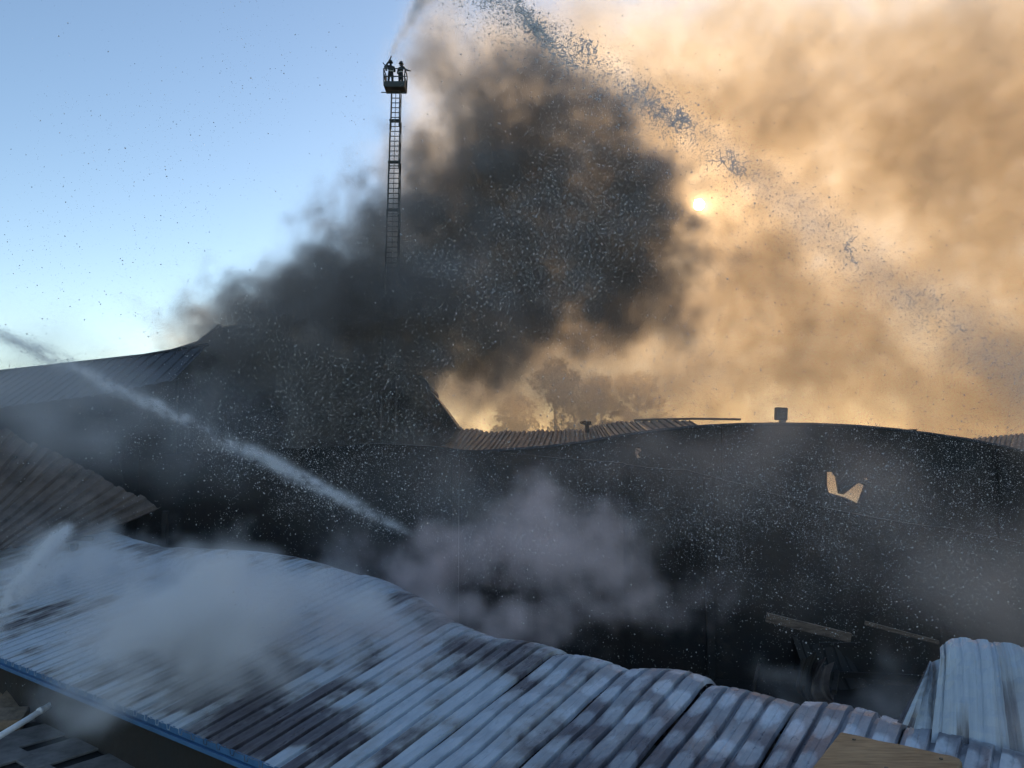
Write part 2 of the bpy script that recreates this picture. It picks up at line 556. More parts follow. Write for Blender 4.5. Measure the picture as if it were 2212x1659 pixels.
# ------------------------------------------------------------------ generic ribbed sheet between four corners
def ribbed(name, a, b, c, d, ribs, matl, parent=None, depth=0.05, sag=0.0, n_len=8, curl=0.0, jag=0.0, seed=0, frac=0.4):
    """a-b lower edge, d-c upper edge; ribs run from a-b to d-c"""
    rnd = random.Random(seed)
    a, b, c, d = map(Vector, (a, b, c, d))
    nrm = (b - a).cross(d - a).normalized()
    prof = []
    for k in range(ribs):
        for f, z in ((0, 0), (1 - frac, 0), (1 - frac * 0.75, -1), (1 - frac * 0.25, -1)):
            prof.append(((k + f) / ribs, z * depth))
    prof.append((1.0, 0))
    verts = []
    jl = [rnd.uniform(-jag, jag) for _ in range(ribs + 1)]
    for i in range(n_len + 1):
        t0 = i / n_len
        for (w, z) in prof:
            t = t0 * (1 + jl[min(ribs, int(w * ribs))])
            p = a.lerp(b, w).lerp(d.lerp(c, w), t)
            p = p + nrm * (z - sag * 4 * t * (1 - t) + curl * t * t * t + 0.4 * sag * math.sin(w * 9 + t * 3))
            verts.append(p)
    n = len(prof)
    faces = [(i * n + j, i * n + j + 1, (i + 1) * n + j + 1, (i + 1) * n + j) for i in range(n_len) for j in range(n - 1)]
    me = mesh(name, verts, faces)
    o = link(name, me, matl, parent)
    md = o.modifiers.new('thickness', 'SOLIDIFY')
    md.thickness = 0.006
    return o

# ------------------------------------------------------------------ torn sheets standing up at the roof's end
def curled_sheets():
    root = empty('curled_roof_sheet', tuple(on_z(2080, 1560, 4.9)))
    tag(root, 'pale blue roof sheet torn loose and bent upright at the roof end', 'metal sheet')
    def bent(low, top, folds, curl, seed):
        """low / top: points along the lower and upper edge; folds of uneven width"""
        rnd = random.Random(seed)
        def at_(pl, w):
            x = w * (len(pl) - 1); i = min(int(x), len(pl) - 2); f = x - i
            return pl[i].lerp(pl[i + 1], f)
        ws, zs = [0.0], [0.0]
        for k in range(folds):
            st = rnd.uniform(0.45, 1.7); w0 = ws[-1]; dd = rnd.uniform(0.01, 0.05)
            for f, z in ((0.30, 0.12), (0.62, 0.0), (0.70, -1), (0.93, -0.9), (1.0, 0)):
                ws.append(w0 + f * st); zs.append(z * dd)
        wm = ws[-1]
        nl = 16
        verts, ruv = [], []
        dv = (low[-1] - low[0]).normalized()
        for i in range(nl + 1):
            t = i / nl
            for w, z in zip(ws, zs):
                w = w / wm
                p, q = at_(low, w), at_(top, w)
                nrm = dv.cross(q - p).normalized()
                c = p.lerp(q, t) + nrm * (z * (0.5 + 0.5 * t) + 0.10 * math.sin(t * 2.2 + w * 5) * t - curl * max(0, t - 0.72) ** 2 * 6)
                c = c + nrm * (0.018 * math.sin(13 * t + 9 * w + seed) * math.sin(23 * w + 5 * t) + 0.012 * math.sin(31 * t * (1 + w)))
                verts.append(c)
                ruv.append((31 + seed * 9 + t * 0.7, 40 * seed + w * 4.0, 0.02))
        n = len(ws)
        faces = [(i * n + j, i * n + j + 1, (i + 1) * n + j + 1, (i + 1) * n + j) for i in range(nl) for j in range(n - 1)]
        me = mesh('sheet', verts, faces)
        me.attributes.new('ruv', 'FLOAT_VECTOR', 'POINT').data.foreach_set('vector', np.array(ruv, np.float32).ravel())
        o = link('sheet', me, M_ROOF, root)
        md = o.modifiers.new('thickness', 'SOLIDIFY'); md.thickness = 0.005
    bent([P(2010, 1610, 10.9), P(2110, 1640, 10.7), P(2220, 1660, 10.5), P(2400, 1690, 10.2)],
         [P(2033, 1392, 11.7), P(2062, 1364, 12.0), P(2120, 1358, 12.0), P(2165, 1366, 11.9), P(2225, 1382, 11.7), P(2330, 1405, 11.5)], 7, 0.35, 1)
    bent([P(1938, 1560, 11.2), P(2070, 1605, 11.0)], [P(2008, 1428, 11.8), P(2020, 1416, 11.9), P(2046, 1420, 11.8)], 3, 0.15, 2)
curled_sheets()

# ------------------------------------------------------------------ lower terrace with dark slabs (bottom left)
TZ = 2.9
def terrace():
    # one slab bed, then single slabs a little uneven
    c0 = [EU * (-2.0) + EV * (-30), EU * (-2.0) + EV * 4, EU * (U0 + 0.15) + EV * 4, EU * (U0 + 0.15) + EV * (-30)]
    top = [Vector((p.x, p.y, TZ - 0.05)) for p in c0]
    bot = [Vector((p.x, p.y, 0.0)) for p in c0]
    vs_, fs = prism(top, bot)
    t = MB().add(vs_, fs).build('terrace', M_SLABJOINT)
    tag(t, kind='structure')
    rnd = random.Random(5)
    bm = bmesh.new()
    bmesh.ops.create_cube(bm, size=1.0)
    bmesh.ops.scale(bm, vec=(0.97, 1.32, 0.05), verts=bm.verts)
    bmesh.ops.bevel(bm, geom=bm.edges[:], offset=0.008, segments=1, affect='EDGES')
    me = bpy.data.meshes.new('slab'); bm.to_mesh(me); bm.free()
    me.materials.append(M_SLAB)
    for i in range(7):
        for j in range(18):
            u = U0 - 0.35 - i * 1.02
            v = -24.5 + j * 1.38 + (0.69 if i % 2 else 0)
            p = EU * u + EV * v
            # only those the photograph can show
            k = (p.x / max(p.y, .1)) * F + CX
            if p.y < 2 or k < -500 or k > 1200: continue
            o = bpy.data.objects.new('slab', me)
            COL.objects.link(o)
            o.parent = t
            o.location = (p.x, p.y, TZ - 0.015 + rnd.uniform(-0.012, 0.012))
            o.rotation_euler = (rnd.gauss(0, 0.018), rnd.gauss(0, 0.018), -AZ + math.pi / 2 + rnd.gauss(0, 0.012) - math.pi / 2)
terrace()

def blocks():
    rnd = random.Random(9)
    spots = [((6, 1500), (0.42, 0.34, 0.14), 0.5, 0.0, 'broken brown block leaning on its neighbour beside the dark slabs'),
             ((38, 1520), (0.40, 0.32, 0.11), 0.15, 0.30, 'tilted brown block lying on the dark slabs'),
             ((2, 1556), (0.46, 0.36, 0.16), 0.35, 0.08, 'low brown block at the foot of the tilted one')]
    for (px, py), (a, b, c), rz, tilt, lab in spots:
        p = on_z(px, py, TZ + 0.09)
        bm = bmesh.new()
        bmesh.ops.create_cube(bm, size=1.0)
        bmesh.ops.scale(bm, vec=(a * 2.0, b * 2.0, c * 1.7), verts=bm.verts)
        bmesh.ops.bevel(bm, geom=bm.edges[:], offset=0.02, segments=2, affect='EDGES')
        bmesh.ops.subdivide_edges(bm, edges=bm.edges[:], cuts=1)
        for v in bm.verts:
            v.co += Vector((rnd.gauss(0, 0.009), rnd.gauss(0, 0.009), rnd.gauss(0, 0.006)))
        me = bpy.data.meshes.new('broken_block'); bm.to_mesh(me); bm.free()
        o = link('broken_block', me, M_BROWNBLOCK)
        o.location = p
        o.rotation_euler = (tilt, tilt * 0.5, rz)
        tag(o, lab, 'block', 'brown blocks on the terrace')
blocks()

def ball():
    p = on_z(381, 1604, TZ + 0.12)
    bm = bmesh.new()
    bmesh.ops.create_uvsphere(bm, u_segments=24, v_segments=14, radius=0.115)
    for v in bm.verts: v.co.z *= 0.94
    me = bpy.data.meshes.new('body'); bm.to_mesh(me); bm.free()
    for q in me.polygons: q.use_smooth = True
    root = empty('round_float', (p.x, p.y, TZ))
    tag(root, 'grey round ball lying on the dark slabs under the blue eave', 'ball')
    o = link('body', me, M_BALL, root, loc=(0, 0, 0.118))
    mb = MB(); mb.tube([(p.x, p.y, TZ + 0.20), (p.x + 0.01, p.y, TZ + 0.262)], 0.022, 10)
    mb.build('neck', M_BALL, root)
ball()

def cables():
    def cable(pts, r, lab):
        ps = []
        for i in range(len(pts) - 1):
            for k in range(8):
                t = k / 8
                p0 = pts[max(i - 1, 0)]; p1 = pts[i]; p2 = pts[i + 1]; p3 = pts[min(i + 2, len(pts) - 1)]
                ps.append(0.5 * ((2 * p1) + (p2 - p0) * t + (2 * p0 - 5 * p1 + 4 * p2 - p3) * t * t + (3 * p1 - p0 - 3 * p2 + p3) * t ** 3))
        ps.append(pts[-1])
        o = MB().tube(ps, r, 6).build('cable', M_CABLE, None, smooth=True)
        tag(o, lab, 'cable', 'loose cables under the eave')
    z = TZ + 0.05
    cable([on_z(*q, z) for q in ((300, 1563), (340, 1583), (385, 1592), (420, 1606), (470, 1630), (540, 1668))], 0.016, 'pale cable running closest along the foot of the eave wall past the ball')
    cable([on_z(*q, z) for q in ((315, 1560), (360, 1575), (415, 1590), (450, 1612), (500, 1640), (560, 1672))], 0.014, 'pale thin cable lying parallel between ball and wall')
    cable([on_z(*q, z) for q in ((412, 1600), (424, 1626), (446, 1648), (480, 1662), (510, 1680))], 0.014, 'pale cable drooping in a loose loop away from the wall beyond the ball')
    cable([on_z(*q, TZ + 0.04) for q in ((30, 1428), (60, 1445), (90, 1460), (120, 1476))], 0.018, 'short pale cable along the eave above the slabs')
cables()

def pipe():
    a = on_z(-60, 1626, TZ + 0.10)
    b = on_z(165, 1487, TZ + 0.55)
    root = empty('white_pipe', (a.x, a.y, TZ))
    tag(root, 'straight white pipe leaning from the dark slabs up to the eave', 'pipe')
    MB().tube([a, a.lerp(b, 0.5) - Vector((0, 0, 0.015)), b], 0.062, 14).build('tube', M_PIPE, root, smooth=True)
    d = (b - a).normalized()
    m = a.lerp(b, 0.62)
    MB().tube([m - d * 0.05, m + d * 0.05], 0.07, 14).build('collar', M_PIPE, root, smooth=True)
pipe()

# ------------------------------------------------------------------ wooden board, bottom right
def board():
    z = CAMZ - 0.92
    c1 = on_z(1815, 1580, z)
    Wd, Ln, T = 0.335, 1.5, 0.045
    root = empty('wooden_board', (c1.x + EV.x * Wd / 2, c1.y + EV.y * Wd / 2, z - 1.2))
    tag(root, 'worn pale wooden board with a rounded corner jutting over the metal roof', 'board')
    q = [c1]
    e = [c1 + EV * (Wd - 0.03), c1 + EV * (Wd - 0.009) - EU * 0.009, c1 + EV * Wd - EU * 0.03]
    q += e + [c1 + EV * Wd - EU * Ln, c1 - EU * Ln]
    # slightly uneven far end
    far = [c1 + EV * (Wd * k / 6) + EU * (0.004 * math.sin(k * 2.3)) for k in range(1, 6)]
    q = [c1] + far + q[1:]
    vs_, fs = prism(q, [p - Vector((0, 0, T)) for p in q])
    pk = MB().add(vs_, fs).build('plank', M_WOOD, root, bevel=0.006)
    for (fu, fv) in ((0.045, 0.05), (0.05, 0.285), (0.21, 0.17)):
        q = c1 - EU * fu + EV * fv
        MB().tube([q - Vector((0, 0, .002)), q + Vector((0, 0, .0025))], 0.0055, 10).build('nail_head', M_STEEL, pk)
    pm = c1 + EV * (Wd / 2) - EU * 0.9
    MB().bar(pm - Vector((0, 0, T)), Vector((pm.x, pm.y, 0)), 0.10, 0.10).build('support_post', M_BEAM, root)
board()

# ------------------------------------------------------------------ charred beams in the burnt-out hall
def beams():
    def beam(a, b, w, h, m, lab, grp=None):
        o = MB().bar(a, b, w, h).build('beam', m, None, bevel=0.012)
        tag(o, lab, 'beam', grp)
    beam(P(1655, 1333, 19.5), P(1838, 1378, 19.0), 0.10, 0.22, M_BEAM, 'thick brown scorched beam lying across the burnt hall')
    beam(P(1868, 1345, 20.5), P(2028, 1388, 20.0), 0.07, 0.10, M_BEAM, 'thin grey beam next to the bent upright sheet')
    beam(P(1770, 1392, 18.5), P(1860, 1392, 18.3), 0.06, 0.10, M_CHAR, 'short charred beam below the thick brown one')
    rnd = random.Random(21)
    for k in range(34):
        px = rnd.uniform(250, 2300); d = rnd.uniform(20.5, 27.5)
        c = P(px, 1200, d); c.z = rnd.uniform(0.25, 1.6)
        az = rnd.choice((AZ, AZ + 1.57)) + rnd.gauss(0, 0.35)
        L = rnd.uniform(2.0, 5.5)
        dv = Vector((math.sin(az), math.cos(az), rnd.uniform(-0.25, 0.25))) * L / 2
        beam(c - dv, c + dv, rnd.uniform(.08, .16), rnd.uniform(.12, .22), M_CHAR, 'charred roof beam fallen on the floor of the burnt hall', 'fallen charred beams')
beams()

def debris_sheets():
    rnd = random.Random(31)
    for k in range(6):
        px = rnd.uniform(1350, 1900); d = rnd.uniform(25.0, 28.0)
        c = P(px, 1200, d); c.z = 0.1
        az = rnd.uniform(0, 6.28); w = rnd.uniform(1.2, 2.6); h = rnd.uniform(0.8, 1.9)
        a = c - Vector((math.cos(az), math.sin(az), 0)) * w / 2
        b = c + Vector((math.cos(az), math.sin(az), 0)) * w / 2
        lean = Vector((-math.sin(az), math.cos(az), 0)) * rnd.uniform(0.3, 1.6)
        d_, c_ = a + lean + Vector((0, 0, h)), b + lean * rnd.uniform(.6, 1.3) + Vector((0, 0, h * rnd.uniform(.6, 1)))
        o = ribbed('crumpled_sheet', a, b, c_, d_, 6, rnd.choice((M_BROWNSHEET, M_HALLROOF, M_HALL)), None, depth=0.06, sag=rnd.uniform(.1, .5), n_len=8, curl=rnd.uniform(-.6, .6), jag=0.08, seed=k)
        tag(o, 'scorched ribbed sheet crumpled against the fallen beams on the floor of the burnt hall', 'metal sheet', 'crumpled sheets in the burnt hall')
debris_sheets()

# ------------------------------------------------------------------ dark front wall of the burnt hall
def dark_wall():
    d0, d1 = 31.0, 29.0
    pts = [(300, 985, 33.5), (620, 968, 33), (800, 958, 32.3), (937, 964, 31.5), (1010, 972, 31.2), (1070, 975, 31), (1150, 983, 30.8), (1230, 991, 30.5), (1304, 998, 30.2), (1345, 999, 30.1),
           (1360, 1004, 30), (1480, 1014, 29.7), (1620, 1050, 29.3), (1760, 1092, 29), (1900, 1120, 28.8), (2050, 1140, 28.6), (2300, 1190, 28)]
    rnd = random.Random(2)
    top = []
    for i, (x, y, d) in enumerate(pts):
        p = P(x, y, d)
        top.append(p)
        if i < len(pts) - 1:
            x2, y2, d2 = pts[i + 1]
            for t in (0.33, 0.66):
                q = P(x + (x2 - x) * t, y + (y2 - y) * t, d + (d2 - d) * t)
                q.z += rnd.uniform(-0.05, 0.03)
                top.append(q)
    root = empty('burnt_wall', (P(1100, 1000, 30.6).x, 30.6, 0))
    tag(root, 'charred black wall with a ragged top in front of the arched gable', 'wall')
    mb = MB()
    for a, b in zip(top[:-1], top[1:]):
        q = [a, b, Vector((b.x, b.y, 0)), Vector((a.x, a.y, 0))]
        vs_, fs = prism(q, [p + Vector((0.05, 0.3, 0)) for p in q])
        mb.add(vs_, fs)
    mb.build('wall_face', M_CHAR, root)
    for k in (11, 34):
        p = top[k]
        MB().bar(Vector((p.x, p.y - 0.13, 0)), Vector((p.x, p.y - 0.13, p.z - 0.1)), 0.28, 0.22).build('pier', M_CHAR, root)
dark_wall()

# ------------------------------------------------------------------ arched gable at the right with torn holes
def arched_gable():
    D = 34.0
    prof = [(985, 980), (1070, 975), (1180, 967), (1270, 955), (1350, 941), (1430, 930), (1520, 922), (1600, 918), (1680, 917), (1760, 918), (1850, 922), (1930, 929), (2010, 939), (2090, 951), (2170, 967), (2260, 990), (2400, 1035), (2520, 1085)]
    top = [P(x, y, D) for x, y in prof]
    outline = top + [Vector((top[-1].x, top[-1].y, 0)), Vector((top[0].x, top[0].y, 0))]
    def z2(region):
        return [P(x / 3 + 1475 * 1.0 * 2212 / 2212, y / 3 + 634, D) for x, y in region]
    # holes, measured on the photograph (2212-px frame)
    h1 = [(1787, 1020), (1798, 1019.5), (1806, 1030), (1812, 1066), (1820, 1068), (1850, 1045), (1859, 1043.5), (1868, 1049), (1855, 1085), (1852, 1087.5), (1830, 1076), (1790, 1064), (1787, 1050)]
    h2 = [(1373, 968), (1384, 969), (1386, 973), (1379, 980), (1381, 986), (1386, 990), (1384, 994), (1377, 990), (1372, 981)]
    h3 = [(1868, 1033), (1873, 1032), (1877, 1036), (1870, 1037.5)]
    bm = bmesh.new()
    from mathutils.geometry import tessellate_polygon, delaunay_2d_cdt
    loops = [[(p.x, p.z) for p in outline]] + [[(P(x, y, D).x, P(x, y, D).z) for x, y in h] for h in (h1, h2, h3)]
    vs2, edges = [], []
    for lp in loops:
        b = len(vs2)
        vs2 += [Vector(q) for q in lp]
        edges += [(b + i, b + (i + 1) % len(lp)) for i in range(len(lp))]
    r = delaunay_2d_cdt(vs2, edges, [], 0, 1e-5)
    rv, rf = r[0], r[2]
    def inside(pt, lp):
        c = False
        for i in range(len(lp)):
            x1, y1 = lp[i]; x2, y2 = lp[(i + 1) % len(lp)]
            if (y1 > pt[1]) != (y2 > pt[1]) and pt[0] < (x2 - x1) * (pt[1] - y1) / (y2 - y1) + x1:
                c = not c
        return c
    faces = []
    for f in rf:
        c = sum((rv[i] for i in f), Vector((0, 0))) / len(f)
        if inside(c, loops[0]) and not any(inside(c, l) for l in loops[1:]):
            faces.append(f)
    used = sorted({i for f in faces for i in f})
    ix = {k: n for n, k in enumerate(used)}
    me = mesh('gable_face', [(rv[i].x, D, rv[i].y) for i in used], [tuple(ix[i] for i in f) for f in faces])
    root = empty('arched_gable', (P(1660, 1000, D).x, D, 0))
    tag(root, 'dark arched hall gable with torn holes letting orange light through', 'gable wall')
    o = link('gable_face', me, M_HALL, root)
    md = o.modifiers.new('thickness', 'SOLIDIFY'); md.thickness = 0.12
    rf_ = random.Random(17)
    for hole in (h1, h2):
        for i in range(0, len(hole), 2):
            p0 = P(*hole[i], D - 0.01); p1 = P(*hole[(i + 1) % len(hole)], D - 0.01)
            c = sum((P(*q, D) for q in hole), Vector()) / len(hole)
            out = ((p0 + p1) / 2 - c).normalized()
            L_ = rf_.uniform(.05, .16)
            t0 = p0.lerp(p1, rf_.uniform(.0, .2)) + out * L_ * .6 + Vector((0, -L_, 0))
            t1 = p0.lerp(p1, rf_.uniform(.6, 1.0)) + out * L_ * rf_.uniform(.2, .7) + Vector((0, -L_ * .8, 0))
            q = [p0, p1, t1, t0]
            vs_, fs = prism(q, [v + Vector((0.004, 0.012, 0.004)) for v in q])
            MB().add(vs_, fs).build('torn_flap', M_HALLROOF, o)
    # rim along the arch and steel posts on the face
    MB().tube([p + Vector((0, 0.0, 0.02)) for p in top], 0.09, 6).build('rim', M_HALLROOF, root)
    for x in (1560, 2150):
        p = P(x, 960, D)
        zt = None
        for a, b in zip(top[:-1], top[1:]):
            if a.x <= p.x <= b.x:
                zt = a.z + (b.z - a.z) * (p.x - a.x) / (b.x - a.x)
        if zt and not (1780 < x < 1875 or 1368 < x < 1390):
            MB().bar((p.x, D - 0.16, 0), (p.x, D - 0.16, zt - 0.1), 0.14, 0.16).build('post', M_CHAR, root)
    # two bare arch ribs behind the gable, still standing
    for k in (1, 2):
        MB().tube([p + Vector((0.0, 5.0 * k, -0.35)) for p in top], 0.10, 6).build('arch_rib', M_CHAR, root)
    # small box on a stalk at the crown, low cap further right
    t = empty('roof_box', tuple(P(1688, 918, D + 0.1)))
    tag(t, 'small dark box on a pale stalk standing on top of the arched gable', 'roof vent')
    c = P(1687, 894, D + 0.1)
    bx = MB().box(c, 0.48, 0.4, 0.56, Matrix.Rotation(0.06, 3, 'Y')).build('box', M_CAGE, t, bevel=0.03)
    for k in (-1, 0, 1):
        MB().box(c + Vector((0.02 * k, -0.21, 0.15 * k)), 0.2, 0.03, 0.05).build('slot', M_FARROOF, bx)
    MB().box(P(1690, 910.5, D + 0.1), 0.24, 0.22, 0.26).build('stalk', M_FARROOF, t)
    t2 = empty('low_ventilator', tuple(P(1972, 934, D + 0.1)))
    tag(t2, 'low wedge cap on the right shoulder of the arched gable', 'roof vent')
    q = [P(1945, 934, D + .1), P(1958, 930, D + .1), P(1980, 927.5, D + .1), P(1982, 938, D + .1), P(1948, 938, D + .1)]
    vs_, fs = prism(q, [p + Vector((0, 0.5, 0)) for p in q])
    MB().add(vs_, fs).build('cap', M_CHAR, t2)
    q = [P(1955, 930, D + .05), P(1981, 926.7, D + .05), P(1983, 928, D + .05), P(1957, 932, D + .05)]
    vs_, fs = prism(q, [p + Vector((0, 0.6, 0)) for p in q])
    MB().add(vs_, fs).build('lid', M_HALLROOF, t2)
arched_gable()

# ------------------------------------------------------------------ halls at the left
def left_halls():
    # nearer hall with the long low roof
    r0 = P(-350, 842, 36); r1 = P(310, 768, 40); r2 = P(450, 744, 42)
    root = empty('left_hall', (P(100, 900, 34).x, 36, 0))
    tag(root, 'long dark hall with a low ribbed roof rising under the blue sky', 'building')
    drop = Vector((0.8, -6.0, -2.4))
    pts = [(r0, r1, 26), (r1, r2, 7)]
    for a, b, n in pts:
        m = max(1, n // 4)
        for k in range(m):
            p, q = a.lerp(b, k / m), a.lerp(b, (k + 1) / m - 0.002)
            ribbed('roof_sheet', p + drop, q + drop, q, p, 5, M_HALLROOF, root, depth=0.05, n_len=3, seed=k)
    MB().tube([r0, r1, r2], 0.10, 6).build('ridge_cap', M_HALLROOF, root)
    e0, e1 = r0 + drop, r2 + drop
    q = [e0 + Vector((0, .3, .06)), r1 + drop + Vector((0, .3, .06)), e1 + Vector((0, .3, .06)), Vector((e1.x, e1.y + .3, 0)), Vector((e0.x, e0.y + .3, 0))]
    vs_, fs = prism(q, [p + Vector((0, 0.25, 0)) for p in q])
    MB().add(vs_, fs).build('wall', M_HALL, root)
    # bigger hall behind it, mostly in smoke; its right gable edge shows against the light
    D = 46.0
    prof = [(330, 772), (400, 752), (430, 742), (455, 722), (476, 705), (482, 714), (500, 708), (575, 706), (600, 740), (700, 775), (820, 800), (914, 816), (924, 828), (928, 838), (924, 840), (955, 878), (988, 924), (975, 945), (950, 964)]
    top = [P(x, y, D) for x, y in prof]
    out = top + [Vector((top[-1].x, D, 0)), Vector((top[0].x, D, 0))]
    root2 = empty('smoking_hall', (P(660, 900, D).x, D, 0))
    tag(root2, 'big dark hall behind, wrapped in black smoke, with a steep gable edge', 'building')
    vs_, fs = prism(out, [p + Vector((-0.5, 11, 0)) for p in out])
    MB().add(vs_, fs).build('wall', M_HALL, root2)
    for i in range(len(top) - 1):
        a, b = top[i], top[i + 1]
        if b.x <= a.x: continue
        o = Vector((0, -0.3, 0.0)); up = Vector((0, 0, 0.09))
        q = [a + o + up * .2, b + o + up * .2, b + o + up * 1.3, a + o + up * 1.3]
        vs_, fs = prism(q, [p + Vector((-0.5, 11.5, 0)) for p in q])
        MB().add(vs_, fs).build('roof_panel', M_HALLROOF, root2)
    # rail with hanging posts on its top
    t = empty('roof_railing', tuple(P(548, 700, D + 1)))
    tag(t, 'thin metal railing with uneven posts on the smoking hall roof', 'railing')
    MB().bar(P(519, 674, D + 1), P(573, 676, D + 1), 0.10, 0.10).build('rail', M_CHAR, t)
    for k, x in enumerate((521, 530, 534, 541, 549, 560, 570)):
        MB().bar(P(x, 675, D + 1), P(x + (2 if k > 4 else 0), 706, D + 1), 0.06, 0.06).build('post', M_CHAR, t)
left_halls()

def fallen_roof():
    root = empty('fallen_roof', (P(150, 1100, 29).x, 29, 0))
    tag(root, 'brown ribbed roof section slumped against the long dark hall', 'roof section')
    A = [(-420, 1235, 25.5), (-300, 1222, 25.6), (-180, 1210, 25.8), (-70, 1195, 26.0), (40, 1180, 26.4), (150, 1165, 26.9)]
    B = [(-150, 835, 31.0), (-40, 895, 30.6), (70, 955, 30.2), (165, 1003, 29.8), (258, 1048, 29.4), (350, 1094, 29.0)]
    for k in range(5):
        a, b = P(*A[k]), P(*A[k + 1]); d, c = P(*B[k]), P(*B[k + 1])
        b = a.lerp(b, 0.985); c = d.lerp(c, 0.985)
        ribbed('roof_sheet', a, b, c, d, 4, M_BROWNSHEET, root, depth=0.09, sag=0.1, n_len=8, jag=0.02, seed=k + 3, frac=0.5)
    for k in (0.2, 0.55, 0.85):
        a = P(*A[0]).lerp(P(*B[0]), k); b = P(*A[-1]).lerp(P(*B[-1]), k)
        MB().bar(a - Vector((0, -.25, .25)), b - Vector((0, -.25, .25)), 0.14, 0.14).build('purlin', M_CHAR, root)
    for q in (B[0], B[-1], A[0], A[-1]):
        p = P(*q)
        MB().bar((p.x, p.y + .3, 0), (p.x, p.y + .3, p.z - .2), 0.2, 0.2).build('post', M_CHAR, root)
fallen_roof()

# ------------------------------------------------------------------ far roofs catching the light
def far_roofs():
    root = empty('far_hall', (P(1200, 950, 56).x, 56, 0))
    tag(root, 'far low hall with a sagging ribbed roof glowing orange in the backlight', 'building')
    near = [(930, 975), (1010, 985), (1090, 985), (1180, 985), (1270, 985), (1360, 985), (1480, 980), (1640, 975)]
    far = [(985, 922), (1060, 931), (1130, 930), (1200, 928), (1262, 926), (1300, 914), (1372, 908), (1490, 906)]
    for k in range(len(near) - 1):
        a, b = P(*near[k], 50), P(*near[k + 1], 50)
        d, c = P(*far[k], 62), P(*far[k + 1], 62)
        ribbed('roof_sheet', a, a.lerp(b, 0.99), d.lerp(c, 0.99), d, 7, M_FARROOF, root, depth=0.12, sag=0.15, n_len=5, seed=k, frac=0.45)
    q = [P(x, y, 50) - Vector((0, 0, 0.15)) for x, y in near]
    out = q + [Vector((q[-1].x, 50, 0)), Vector((q[0].x, 50, 0))]
    vs_, fs = prism(out, [p + Vector((0, .3, 0)) for p in out])
    MB().add(vs_, fs).build('wall', M_HALL, root)
    MB().tube([P(1370, 908, 62), P(1420, 906, 62), P(1500, 904.5, 62), P(1600, 906, 62)], 0.10, 6).build('ridge_cap', M_FARROOF, root)
    t = empty('roof_ventilator', tuple(P(1268, 925, 60)))
    tag(t, 'small dark cowl ventilator on the far glowing roof', 'roof vent')
    q = [P(1254, 911, 60), P(1263, 908.5, 60), P(1277, 910, 60), P(1278, 917, 60), P(1268, 920, 60), P(1258, 916, 60)]
    vs_, fs = prism(q, [p + Vector((0, 0.8, 0)) for p in q])
    MB().add(vs_, fs).build('cowl', M_CHAR, t)
    MB().bar(P(1268, 917, 60.4), P(1268, 935, 60.4), 0.3, 0.3).build('stem', M_CHAR, t)
    # slope at the far right edge
    root3 = empty('right_shed', (P(2230, 970, 42).x, 42, 0))
    tag(root3, 'grey ribbed shed roof peeping out behind the right end of the arched gable', 'building')
    a, b = P(2050, 985, 40), P(2420, 1030, 40)
    d, c = P(2080, 948, 46), P(2420, 915, 46)
    for k in range(6):
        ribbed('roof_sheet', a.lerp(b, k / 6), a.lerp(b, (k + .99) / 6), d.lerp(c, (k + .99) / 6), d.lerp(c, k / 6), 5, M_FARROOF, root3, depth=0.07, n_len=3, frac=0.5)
    q = [a, b, Vector((b.x, b.y, 0)), Vector((a.x, a.y, 0))]
    vs_, fs = prism([p + Vector((0, .1, -.1)) for p in q[:2]] + q[2:], [p + Vector((0, .4, -.1)) for p in q[:2]] + [p + Vector((0, .3, 0)) for p in q[2:]])
    MB().add(vs_, fs).build('wall', M_HALL, root3)
far_roofs()

